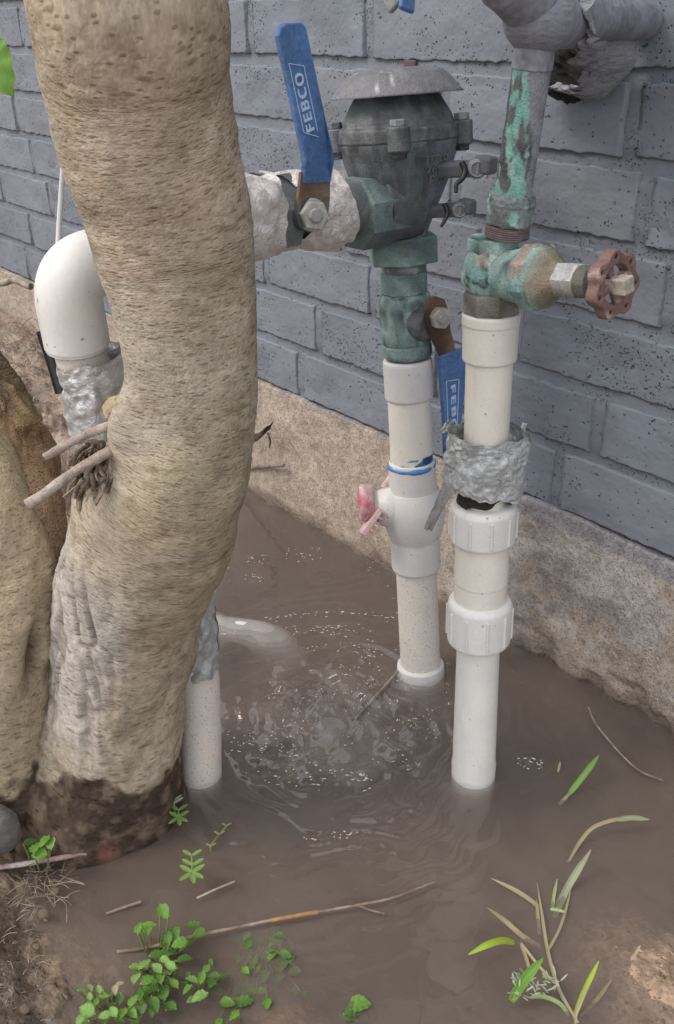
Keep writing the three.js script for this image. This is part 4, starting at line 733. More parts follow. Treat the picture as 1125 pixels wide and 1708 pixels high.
  part('bonnet_nut', local(tint(boxUV(turnTo(hexNut(54 * k, 0.12 * L, { sides: 8, turn: 0.2, ease: 0.0022 }), d).translate(...along(0.335).toArray())), (p) => { const n = fbm(p.x * 70 + 4, p.y * 70, p.z * 70, 4); return mix3(mix3([0.24, 0.46, 0.44], [0.36, 0.33, 0.26], sm(0.42, 0.56, n)), [0.56, 0.40, 0.34], sm(0.0, 0.012, p.y - c0.y + (n - 0.5) * 0.02) * 0.8); }), gv), M.metal, gv);
  part('packing_nut', local(tint(boxUV(turnTo(hexNut(28 * k, 0.17 * L, { turn: 0.3, ease: 0.0014 }), d).translate(...along(0.6).toArray())), (p) => mix3(mix3([0.14, 0.14, 0.11], [0.30, 0.29, 0.25], fbm(p.x * 120, p.y * 120, p.z * 120, 3)), [0.62, 0.62, 0.62], sm(0.004, 0.008, p.y - c0.y))), gv), M.metal, gv);
  part('collar', local(tint(ax([[0.76, 24], [0.79, 25], [0.85, 24], [0.86, 12]], { seg: 40 }), (p) => mix3([0.13, 0.13, 0.11], [0.26, 0.26, 0.22], fbm(p.x * 120, p.y * 120, p.z * 120, 3))), gv), M.metal, gv);
  part('stem', local(tint(ax([[0.84, 11], [1.02, 10]], { seg: 24 }), () => [0.24, 0.22, 0.19]), gv), M.metal, gv);
  // handwheel: a scalloped, pierced rim, four spokes and a hub
  const R = 55 * kOfPoint(hubAt), rim = new THREE.Shape(), N = 96; for (let i = 0; i < N; i++) { const a = i / N * 2 * Math.PI, r = R * (0.93 + 0.08 * Math.cos(7 * a)); rim[i ? 'lineTo' : 'moveTo'](Math.cos(a) * r, Math.sin(a) * r); }
  rim.closePath(); const inner = new THREE.Path(); inner.absarc(0, 0, R * 0.66, 0, 2 * Math.PI, true); rim.holes.push(inner);
  for (let i = 0; i < 7; i++) { const a = i / 7 * 2 * Math.PI, h = new THREE.Path(); h.absarc(Math.cos(a) * R * 0.84, Math.sin(a) * R * 0.84, R * 0.12, 0, 2 * Math.PI, true); rim.holes.push(h); }
  const wheelC = (p) => { const n = fbm(p.x * 90 + 3, p.y * 90, p.z * 90, 4); return mix3(mix3([0.17, 0.09, 0.078], [0.34, 0.205, 0.185], n), [0.62, 0.48, 0.42], sm(0.55, 0.68, fbm(p.x * 150, p.y * 150, p.z * 150, 3)) * 0.8); };
  const ex = (s, dd, b) => new THREE.ExtrudeGeometry(s, { depth: dd, bevelEnabled: true, bevelThickness: b, bevelSize: b * 0.8, bevelSegments: 3, curveSegments: 16 }).translate(0, 0, -dd / 2);
  const toD = (g) => g.applyQuaternion(new THREE.Quaternion().setFromUnitVectors(new THREE.Vector3(0, 0, 1), d)).translate(...along(1).toArray());
  const wheel = part('handwheel', local(tint(boxUV(toD(ex(rim, 0.006, 0.0014))), wheelC), gv), M.cast, gv, 'scalloped rusty red handwheel');
  for (let i = 0; i < 4; i++) { const a = 0.5 + i * Math.PI / 2; part('spoke', local(tint(boxUV(toD(bar(new THREE.Vector3(Math.cos(a) * R * 0.15, Math.sin(a) * R * 0.15, -0.001), new THREE.Vector3(Math.cos(a) * R * 0.7, Math.sin(a) * R * 0.7, 0), 0.0055, 0.0055, 0.0018))), wheelC), wheel), M.cast, wheel); }
  part('hub', local(tint(boxUV(mergeGeometries([toD(new THREE.CylinderGeometry(R * 0.26, R * 0.3, 0.009, 24).rotateX(Math.PI / 2)).toNonIndexed(), toD(new RoundedBoxGeometry(0.0105, 0.0105, 0.010, 2, 0.0012).rotateZ(0.3).translate(0, 0, 0.008)).toNonIndexed()])), (p) => mix3([0.46, 0.40, 0.34], [0.62, 0.57, 0.5], fbm(p.x * 200, p.y * 200, p.z * 200, 2))), wheel), M.cast, wheel, 'pale square stem end');

  // ---------- the copper riser above it, over-painted grey ----------
  const cp = onRun('copper_pipe', 'grey painted copper riser with green corrosion, bending into the wall', 'pipe', ru, 392);
  const c1 = cp.h0, vw = Math.atan2(camera.position.z - cp.position.z, camera.position.x - cp.position.x), pf = (l) => ru.prof(l, c1);
  const worn = (lo2, hi2) => (p) => { const a = Math.atan2(p.z, p.x) - vw, l = Math.sin(Math.atan2(Math.sin(a), Math.cos(a))), n = fbm(p.x * 70, p.y * 30, p.z * 70, 4), m = fbm(p.x * 160 + 7, p.y * 90, p.z * 160, 4);
    const w = sm(-0.06, 0.06, (lo2 - (ru.at(c1 + p.y).y)) * 9 + l * 0.85 + (n - 0.5) * 1.5 + 0.1), g = mix3([0.27, 0.275, 0.32], [0.33, 0.335, 0.375], n);
    let c = mix3([0.16, 0.155, 0.16], [0.085, 0.09, 0.095], sm(0.4, 0.6, m)); c = mix3(c, [0.26, 0.54, 0.46], sm(0.47, 0.54, fbm(p.x * 120 + 3, p.y * 45, p.z * 120, 4))); c = mix3(c, [0.5, 0.66, 0.6], sm(0.62, 0.7, m) * 0.7); return mix3(g, c, w * hi2); };
  const yTop = ru.at(ru.h(215)).y;
  part('pipe', tint(turned(pf([[340, 62], [300, 62], [265, 62.5], [230, 63], [190, 63.5], [150, 64], [110, 65]]).flatMap((a, i, s) => i ? Array.from({ length: 24 }, (_, j) => [lerp(s[i - 1][0], a[0], (j + 1) / 24), lerp(s[i - 1][1], a[1], (j + 1) / 24)]) : [a]), { seg: 96, r: 0.0001, wob: (p) => (fbm(p.x * 160, p.y * 160, p.z * 160, 3) - 0.5) * 0.0014 * sm(0.08, 0.04, p.y) }), worn(yTop, 1)), M.metal, cp);
  part('coupling', tint(turned(pf([[372, 74], [369, 77], [342, 77], [338, 80], [328, 80], [322, 74], [318, 62]]).flatMap((a, i, s) => i ? Array.from({ length: 6 }, (_, j) => [lerp(s[i - 1][0], a[0], (j + 1) / 6), lerp(s[i - 1][1], a[1], (j + 1) / 6)]) : [a]), { seg: 90, r: 0.0002, wob: (p) => (fbm(p.x * 150, p.y * 150, p.z * 150, 3) - 0.5) * 0.003 }), (p) => { const n = fbm(p.x * 90, p.y * 90, p.z * 90, 4); return mix3(verd(5)(p), [0.2, 0.195, 0.2], sm(0.44, 0.56, n) * 0.8); }), M.metal, cp, 'corroded green and grey coupling');
  const th = []; for (let i = 0; i <= 5; i++) { const py = 374 + i * 3.6; th.push([py, 72], [py + 1.2, 75], [py + 2.4, 72]); }
  part('thread', tint(turned(th.reverse().map(([py, w]) => [ru.h(py) - c1, ru.r(py, w)]), { seg: 60, r: 0.0002 }), (p) => mix3([0.10, 0.075, 0.065], [0.27, 0.22, 0.2], fbm(p.x * 100, p.y * 900, p.z * 100, 3))), M.metal, cp);
  part('socket', turned(pf([[116, 66], [114.5, 69], [70, 68], [35, 68], [20, 70]]), { seg: 64, r: 0.0006 }), M.smoothPaint, cp);
  const J = ru.at(ru.h(28)), wallEnd = atZ(1092, 30, -0.3); wallEnd.y = J.y - 0.004;
  part('bend', local(displace(new THREE.SphereGeometry(0.0215, 48, 32).scale(1.05, 1.0, 1.05).translate(J.x, J.y, J.z), (p) => (fbm(p.x * 60, p.y * 60, p.z * 60, 2) - 0.5) * 0.002), cp), M.smoothPaint, cp);
  part('arm', local(tube([J.clone(), J.clone().lerp(wallEnd, 0.5), wallEnd], (v) => v < 0.3 ? 0.0185 : 0.0145, { seg: 60, around: 40 }), cp), M.smoothPaint, cp);
  part('branch', local(tube([J.clone().add(new THREE.Vector3(0, 0.004, 0)), J.clone().add(new THREE.Vector3(-0.002, 0.022, 0.03)), J.clone().add(new THREE.Vector3(-0.004, 0.030, 0.06)), J.clone().add(new THREE.Vector3(-0.006, 0.034, 0.13))], (v) => 0.0165 + (v < 0.3 ? 0.003 : 0), { seg: 40, around: 32 }), cp), M.smoothPaint, cp);
  const hv = thing('blue_lever', 'tip of a dark blue lever poking in at the top edge', 'lever', atD(672, -40, 9.2));
  part('grip', local(boxUV(bar(atD(684, -70, 9.2), atD(678, 19, 9.2), 0.012, 0.004, 0.0018)), hv), M.blue, hv);
  part('shank', local(boxUV(bar(atD(642, -30, 9.25), atD(662, 13, 9.25), 0.013, 0.005, 0.0016)), hv), M.steel, hv);

  // ---------- painted foil and an added dark lump where the pipe enters the wall ----------
  const ff = thing('foil_sleeve', 'torn grey painted foil sleeve round the pipe hole at top right', 'foil', wallEnd.clone());
  const poly = (list) => new THREE.CatmullRomCurve3(list.map(([x, y, z]) => atZ(x, y, z)), false, 'centripetal');
  const lipA = poly([[1006, -60, 2.4], [1001, 10, 2.4], [1001, 70, 2.2], [986, 104, 1.6], [1001, 114, 1.2], [976, 140, 1.0], [930, 138, 0.6]]), lipB = poly([[1074, -60, 0.06], [1070, 20, 0.05], [1072, 66, 0.06], [1066, 104, 0.05], [1042, 134, 0.08], [1004, 166, 0.12], [958, 158, 0.08]]);
  part('foil', local(grid(80, 150, (u, v) => {
    const a = lipA.getPoint(v), b = lipB.getPoint(v), p = a.lerp(b, u); const bulge = Math.sin(Math.PI * Math.pow(u, 0.7)) * lerp(0.034, 0.012, sm(0.3, 0.9, v));
    p.z += bulge + (creases(p, 120, 0.013, 8) + creases(p, 300, 0.003, 18)) * sm(0, 0.1, 1 - u) + 0.004; p.y += (fbm(p.x * 90, p.y * 90, 4, 3) - 0.5) * 0.007 * sm(0.15, 0, Math.min(u, 1 - u));
    return { p, uv: [u * 0.06, v * 0.16] };
  }), ff), M.paintedFoil, ff);
  part('dark_wad', local(displace(new THREE.SphereGeometry(0.021, 70, 50).scale(1.8, 1.35, 0.8).translate(...atZ(958, 104, 0.35).toArray()), (p) => (fbm(p.x * 110, p.y * 110, p.z * 110, 4) - 0.5) * 0.024), ff), M.wad, ff, 'dark lump standing in for the shaded hole under the pipe');  // dark colour gives the shade of the wall hole
}

// ================= PLANTS, TWIGS, STONES, GLINT FLECKS =================
const green = (r, g, b, rough = 0.55) => new THREE.MeshPhysicalMaterial({ color: new THREE.Color().setRGB(r, g, b), vertexColors: true, roughness: rough, transmission: 0.25, thickness: 0, specularIntensity: 0.6 });
const G = { bright: green(0.135, 0.29, 0.045), mid: green(0.09, 0.205, 0.04), light: green(0.20, 0.36, 0.10), pale: green(0.34, 0.44, 0.22), grey: green(0.30, 0.34, 0.24), tan: green(0.37, 0.33, 0.22), lime: green(0.33, 0.45, 0.06), silver: green(0.42, 0.5, 0.40) };
const leafTone = (rib, v, s) => { const n = fbm(rib * 3 + s * 9, v * 5, s, 3), vein = Math.max(sm(0.22, 0.0, rib), 0.55 * sm(0.75, 1, Math.sin(v * 30 - rib * 6))), k = 0.72 + 0.5 * n, c = mix3([k, k, k * 0.9], [1.3, 1.2, 1.1], vein * 0.5); return mix3(c, [1.1, 0.7, 0.5], sm(0.66, 0.74, fbm(rib * 4 + s * 5, v * 7, 4, 3)) * 0.8); };
const leafShapes = [0, 1, 2, 3, 4].map((s) => grid(10, 18, (u, v) => {                // 1 long along y, facing z
  const w = 0.33 * Math.pow(Math.sin(Math.PI * Math.pow(v, 0.8)), 0.8) * (1 + 0.06 * Math.sin(v * 40 + s)) + 0.004, x = (u - 0.5) * 2 * w;
  const rib = Math.abs(u - 0.5) * 2;
  return { p: new THREE.Vector3(x, v, 0.12 * rib * rib * w * 2.4 + 0.05 * Math.sin(v * 3 + s) - 0.22 * v * v * (0.5 + 0.4 * s) + 0.03 * Math.sin(v * 26 - rib * 4) * rib), c: leafTone(rib, v, s) };
}));
const leaflet = grid(6, 8, (u, v) => { const w = 0.23 * Math.pow(Math.sin(Math.PI * clamp(v * 0.96 + 0.02)), 0.6) + 0.004; return { p: new THREE.Vector3((u - 0.5) * 2 * w, v, 0.08 * Math.abs(u - 0.5) - 0.06 * v * v), c: leafTone(Math.abs(u - 0.5) * 2, v, 7) }; });
function place(geo, p, dir, len, wid, roll = 0, up = new THREE.Vector3(0, 1, 0)) {     // base at p, pointing along dir
  const y = dir.clone().normalize(), x = y.clone().cross(up).normalize(), z = x.clone().cross(y);
  return geo.clone().applyMatrix4(new THREE.Matrix4().makeBasis(x, y, z).multiply(new THREE.Matrix4().makeRotationY(roll)).multiply(new THREE.Matrix4().makeScale(wid, len, len)).setPosition(p));
}
const kOf = (p) => depthOf(p) / FOC;
const stemM = new THREE.MeshStandardMaterial({ color: new THREE.Color().setRGB(0.20, 0.26, 0.08), roughness: 0.7 });
const woodM = (a, b, s) => { const m = mat(grainT, 0.03, { vertexColors: true, bumpScale: 0.0006 }); m.userData = { a, b, s }; return m; };
const twigGeo = (pts, r, a, b, s = 120) => tint(tube(pts, r, { seg: 40, around: 10 }), (p) => mix3(a, b, sm(0.35, 0.65, fbm(p.x * s, p.y * s, p.z * s, 3))));
M.twig = woodM();
// a plant of broad leaves: each [px, py, length in px, height above the water, tone]
function leafy(name, label, cat, root, list, seed, group) {
  const t = thing(name, label, cat, root, group), R = rng(seed), tops = [];
  const more = []; for (const [px, py, len, y] of list) if (R() < 0.85) more.push([px + (R() - 0.5) * 34, py + (R() - 0.35) * 30, len * (0.55 + R() * 0.35), y * 0.4 + (R() - 0.5) * 0.12, R() < 0.6 ? 'mid' : 'bright']);
  for (const [px, py, len, y, tone, ang] of [...list, ...more]) {
    const c = atY(px, py, y), k = kOf(c), a = ang ?? R() * 6.28, dir = new THREE.Vector3(Math.cos(a), 0.1 + R() * 0.35, Math.sin(a)), L = len * k * 0.92;
    const b = c.clone().addScaledVector(dir.clone().normalize(), -L * 0.5);
    part('leaf', local(place(leafShapes[Math.floor(R() * 5)], b, dir, L, L * (0.95 + R() * 0.25), (R() - 0.5) * 0.7), t), G[tone], t);
    tops.push(b);
  }
  const stems = tops.map((b) => { const f = root.clone().lerp(b, 0.25); f.y = -0.02; return tube([f, f.clone().lerp(b, 0.6).setY((b.y - 0.02) * 0.5), b], 0.0007, { seg: 8, around: 6 }); });
  part('stem', local(mergeGeometries(stems), t), stemM, t, null, 'stuff');
  return t;
}
{
  const B = 'bright', Md = 'mid', L = 'light';
  leafy('weed', 'bright green broad leaved weed rising from the puddle at bottom left', 'weed', atY(262, 1620, -0.6), [
    [272, 1517, 30, 0.55, B, 0.2], [246, 1541, 28, 0.5, B], [231, 1546, 24, 0.46, B], [292, 1556, 30, 0.3, Md], [321, 1541, 30, 0.35, Md], [300, 1573, 30, 0.3, B], [281, 1562, 26, 0.3, Md], [262, 1590, 26, 0.15, Md], [306, 1597, 28, 0.12, Md], [318, 1572, 24, 0.12, Md], [279, 1585, 22, 0.1, Md],
    [240, 1606, 26, 0.3, L], [227, 1632, 26, 0.35, L], [226, 1611, 22, 0.3, B], [246, 1633, 26, 0.35, B], [262, 1613, 24, 0.4, L], [284, 1610, 24, 0.45, L], [275, 1600, 20, 0.4, L], [268, 1630, 26, 0.25, B], [252, 1650, 28, 0.2, Md], [232, 1655, 26, 0.15, Md], [272, 1655, 28, 0.15, Md], [290, 1640, 22, 0.2, B], [258, 1672, 30, 0.2, Md], [284, 1676, 26, 0.1, Md]], 11);
  leafy('weed', 'dense low weed with small light leaves at the bottom edge, left of the tall weed', 'weed', atY(180, 1680, -0.4), [
    [150, 1645, 17, 0.45, L], [165, 1648, 16, 0.45, L], [149, 1660, 17, 0.4, L], [172, 1660, 16, 0.4, B], [145, 1685, 32, 0.4, L, 2.6], [189, 1687, 22, 0.4, L], [174, 1693, 22, 0.35, L], [205, 1690, 24, 0.35, B], [201, 1664, 20, 0.25, Md], [222, 1668, 24, 0.3, B], [160, 1672, 15, 0.4, B], [135, 1697, 26, 0.4, L], [222, 1690, 22, 0.3, B], [238, 1682, 22, 0.25, Md], [192, 1650, 18, 0.2, 'tan'], [200, 1640, 15, 0.2, 'tan']], 12);
  leafy('weed', 'small weed with round green leaves spreading right of the tall one at bottom left', 'weed', atY(340, 1650, -0.4), [
    [319, 1634, 24, 0.2, L], [337, 1629, 22, 0.25, B], [333, 1659, 30, 0.3, L, 1.9], [352, 1640, 22, 0.12, Md], [312, 1648, 20, 0.15, B], [357, 1626, 20, 0.1, Md], [345, 1614, 18, 0.1, B]], 13);
  leafy('drowned_weed', 'drowned green weed showing dimly through the murky water at bottom centre', 'weed', atY(440, 1620, -1.0), [
    [462, 1568, 36, -0.13, Md], [440, 1588, 36, -0.15, Md], [470, 1600, 34, -0.1, Md], [420, 1612, 40, -0.19, Md], [452, 1632, 40, -0.19, Md], [480, 1578, 28, -0.19, Md], [402, 1640, 36, -0.21, Md], [432, 1570, 26, -0.21, Md], [410, 1590, 28, -0.23, Md], [384, 1668, 40, -0.1, Md], [466, 1552, 24, -0.19, Md], [372, 1640, 30, -0.19, Md], [441, 1619, 28, -0.19, Md], [445, 1608, 30, -0.25, Md], [456, 1553, 25, -0.19, Md], [404, 1647, 35, -0.13, Md], [456, 1676, 35, -0.21, Md], [438, 1630, 24, -0.16, Md], [403, 1567, 35, -0.24, Md], [397, 1649, 27, -0.21, Md], [419, 1604, 29, -0.16, Md], [495, 1584, 30, -0.24, Md], [466, 1606, 33, -0.24, Md], [462, 1573, 28, -0.18, Md], [431, 1639, 25, -0.16, Md], [443, 1596, 22, -0.18, Md], [478, 1604, 32, -0.19, Md], [379, 1696, 25, -0.13, Md], [478, 1581, 29, -0.16, Md], [407, 1646, 27, -0.21, Md], [448, 1631, 35, -0.13, Md], [447, 1658, 31, -0.24, Md], [493, 1656, 26, -0.18, Md], [487, 1618, 36, -0.26, Md]], 14);
  leafy('leaf_sprig', 'pair of green leaves sticking up at the bottom edge, right of the weeds', 'weed', atY(402, 1700, -0.3), [[392, 1693, 22, 0.2, B, 1.2], [408, 1672, 36, -0.06, Md, -1.0]], 15);
  leafy('leaf_sprig', 'half sunk pointed leaf at the bottom edge under the centre of the puddle', 'weed', atY(590, 1705, -0.3), [[600, 1676, 44, -0.05, B, -0.8], [580, 1696, 34, -0.07, Md, 2.6]], 16);
  leafy('leaf_sprig', 'green leaf sprig growing beside the tree foot next to the pink stick', 'weed', atY(66, 1440, -0.1), [[60, 1412, 28, 0.5, B], [84, 1406, 32, 0.55, L, 0.4], [66, 1425, 30, 0.45, B, 2.2], [50, 1402, 24, 0.45, Md], [74, 1400, 24, 0.6, B]], 17);
}
// small fern-like sprigs of paired leaflets
function sprig(label, rows, tone, y) {
  const p0 = atY(...rows[0], y), t = thing('fern_sprig', label, 'weed', p0), mid = rows.map(([px, py]) => atY(px, py, y));
  part('stem', local(tube([mid[0].clone().add(new THREE.Vector3(0, -0.012, 0)), ...mid], 0.0007, { seg: 20, around: 6 }), t), stemM, t);
  rows.forEach(([px, py, len, n = 2], i) => { const c = mid[i], k = kOf(c); for (let j = 0; j < n; j++) { const ang = [2.65, 0.5, -1.35, -0.5, -2.5][j], d = atY(px + Math.cos(ang) * 20, py - Math.sin(ang) * 20, y).sub(c); d.y = 0; d.normalize(); d.y = 0.15; part('leaflet', local(place(leaflet, c, d, len * k * 1.15, len * k * 0.9), t), G[tone], t); } });
}
sprig('small bright green sprig of leaflets beside the tree foot', [[298, 1352, 16, 2], [298, 1364, 18, 5]], 'light', 0.22);
sprig('tiny pale sprig highest beside the wet tree foot', [[291, 1340, 15, 2], [292, 1334, 12, 2]], 'silver', 0.3);
sprig('three tiered sprig of leaflets standing in open water below the tree', [[320, 1428, 17, 2], [321, 1444, 19, 2], [320, 1456, 22, 5]], 'light', 0.22);
sprig('dull drowned sprig drifting to the right of the tiered sprig', [[352, 1412, 9, 2], [366, 1392, 10, 2], [378, 1378, 9, 2]], 'grey', 0.01);

// grass: flat blades read along their middle, [px, py, height]
function blade(pts, w, tone, parent, name = 'blade') {
  const c = new THREE.CatmullRomCurve3(pts.map(([px, py, y]) => atY(px, py, y))), k = kOf(c.getPoint(0.5));
  const g = grid(4, 26, (u, v) => { const p = c.getPoint(v), t = c.getTangent(v), view = camera.position.clone().sub(p).normalize(), s = t.clone().cross(view).normalize(), W = w * 0.78 * k * Math.min(1, Math.pow(Math.sin(Math.PI * clamp(0.12 + v * 0.88)) * 1.35, 0.7)); p.addScaledVector(s, (u - 0.5) * W).addScaledVector(view, Math.abs(u - 0.5) * W * 0.5); return { p, c: leafTone(Math.abs(u - 0.5) * 2, v * 0.02 + 0.1 * fbm(v * 6, w, 3, 3), w) }; });
  return part(name, local(g, parent), G[tone], parent);
}
{
  const one = (label, pts, w, tone, name = 'straw') => { const t = thing(name, label, 'grass blade', atY(...pts[0])); blade(pts, w, tone, t); return t; };
  const a = one('single bright green grass blade poking up right of the tallest pipe', [[948, 1326, -0.05], [975, 1292, 0.2], [1000, 1259, 0.5]], 12, 'light', 'grass_sprout');
  blade([[932, 1343, -0.12], [950, 1324, -0.02]], 7, 'tan', a, 'sheath');
  const b = thing('dry_stalk', 'bleached bent stalk arching over the water at right', 'grass stalk', atY(950, 1440));
  blade([[948, 1438, -0.08], [968, 1404, 0.0], [990, 1380, 0.1], [1030, 1366, 0.2], [1040, 1365, 0.2]], 8, 'tan', b); blade([[1030, 1367, 0.2], [1055, 1364, 0.2], [1084, 1367, 0.18]], 11, 'grey', b);
  const cl = thing('grass_clump', 'half drowned clump of grass at lower right with green and withered blades', 'grass', atY(930, 1640, -0.5));
  blade([[925, 1530, -0.12], [942, 1490, -0.05], [962, 1455, 0.1], [987, 1416, 0.35]], 15, 'grey', cl);
  blade([[905, 1520, -0.1], [890, 1505, -0.03], [860, 1485, 0.0], [818, 1464, 0.05]], 9, 'tan', cl);
  blade([[902, 1580, -0.15], [868, 1558, -0.03], [845, 1538, 0.05], [812, 1513, 0.25]], 11, 'tan', cl);
  blade([[858, 1572, 0.02], [838, 1569, 0.15], [815, 1575, 0.2], [780, 1593, 0.15]], 14, 'lime', cl);
  blade([[853, 1670, 0.05], [868, 1645, 0.25], [885, 1622, 0.4], [907, 1598, 0.5]], 20, 'bright', cl);
  blade([[957, 1700, -0.1], [972, 1660, 0.1], [985, 1632, 0.25], [1000, 1601, 0.4]], 11, 'lime', cl);
  blade([[968, 1695, -0.15], [995, 1668, -0.06], [1022, 1632, -0.03]], 8, 'tan', cl);
  blade([[950, 1695, -0.1], [935, 1675, 0.0], [905, 1662, 0.08], [880, 1665, 0.1]], 9, 'pale', cl);
  blade([[884, 1620, -0.05], [877, 1595, -0.03], [868, 1573, 0.02]], 8, 'tan', cl);
  blade([[900, 1560, -0.14], [898, 1535, -0.08], [895, 1500, -0.03]], 8, 'tan', cl);
  blade([[921, 1520, -0.1], [924, 1495, -0.06], [930, 1465, -0.03]], 7, 'pale', cl);
  blade([[965, 1706, -0.05], [935, 1655, 0.0], [915, 1590, -0.02], [905, 1530, -0.02], [896, 1470, -0.05]], 7, 'tan', cl, 'stem'); blade([[912, 1590, -0.02], [935, 1545, -0.02], [955, 1475, -0.04]], 6, 'tan', cl, 'stem'); blade([[925, 1640, 0.0], [890, 1600, 0.0], [868, 1570, 0.03]], 6, 'tan', cl, 'stem'); blade([[960, 1708, 0.0], [962, 1690, 0.1], [985, 1640, 0.2]], 6, 'tan', cl, 'stem');
  const R = rng(31), tuft = []; for (let i = 0; i < 60; i++) { const px = 858 + R() * 85 * Math.pow(R(), 0.4), py = 1632 + R() * 34 + (px > 900 ? -8 : 0), c = atY(px, py, 0.05 + R() * 0.25), k = kOf(c), an = R() * 6.28; tuft.push(place(leaflet, c, new THREE.Vector3(Math.cos(an), 0.4 + R() * 0.5, Math.sin(an)), (9 + R() * 9) * k, (5 + R() * 3) * k)); }
  const tf = thing('feathery_weed', 'feathery silver green weed under the broad blade at lower right', 'weed', atY(890, 1650));
  part('leaflets', local(mergeGeometries(tuft), tf), G.silver, tf, null, 'stuff');
  for (const [i, [x0, y0, x1, y1]] of [[852, 1630, 878, 1640], [856, 1620, 880, 1636], [866, 1614, 884, 1632]].entries()) blade([[x1, y1, 0.15], [x0, y0, 0.4]], 6, 'silver', tf, 'pale_leaflet');
  one('short yellow straw bit floating over the pale mound at right', [[1052, 1602, 0.02], [1062, 1588, 0.06], [1069, 1576, 0.1]], 6, 'tan');
  one('tiny upright straw bit near the splash right of the tallest pipe', [[931, 1288, 0.0], [935, 1270, 0.15]], 5, 'tan');
  one('small pale straw lying across the grass clump stems', [[918, 1516, 0.02], [932, 1518, 0.03], [945, 1522, 0.02]], 6, 'pale');
}
// the leaf that hangs into view at the left edge
{
  const t = thing('hanging_leaf', 'bright green leaf hanging in at the left edge before the wall', 'leaf', atD(-30, 40, 6.2)), cr = new THREE.Vector3(1, 0, 0).applyMatrix3(camR), cu = new THREE.Vector3(0, 1, 0).applyMatrix3(camR);
  const b = atD(-38, 60, 6.2), d = cr.clone().multiplyScalar(0.55).addScaledVector(cu, -0.95), k = kOf(b);
  part('blade', local(place(leafShapes[0], b, d, 112 * k, 115 * k, 0.2, camera.position.clone().sub(b).normalize()), t), G.bright, t);
  part('stem', local(tube([atD(-60, 0, 6.2), b, b.clone().addScaledVector(d.normalize(), 0.004)], 0.0007, { seg: 8, around: 6 }), t), stemM, t);
}
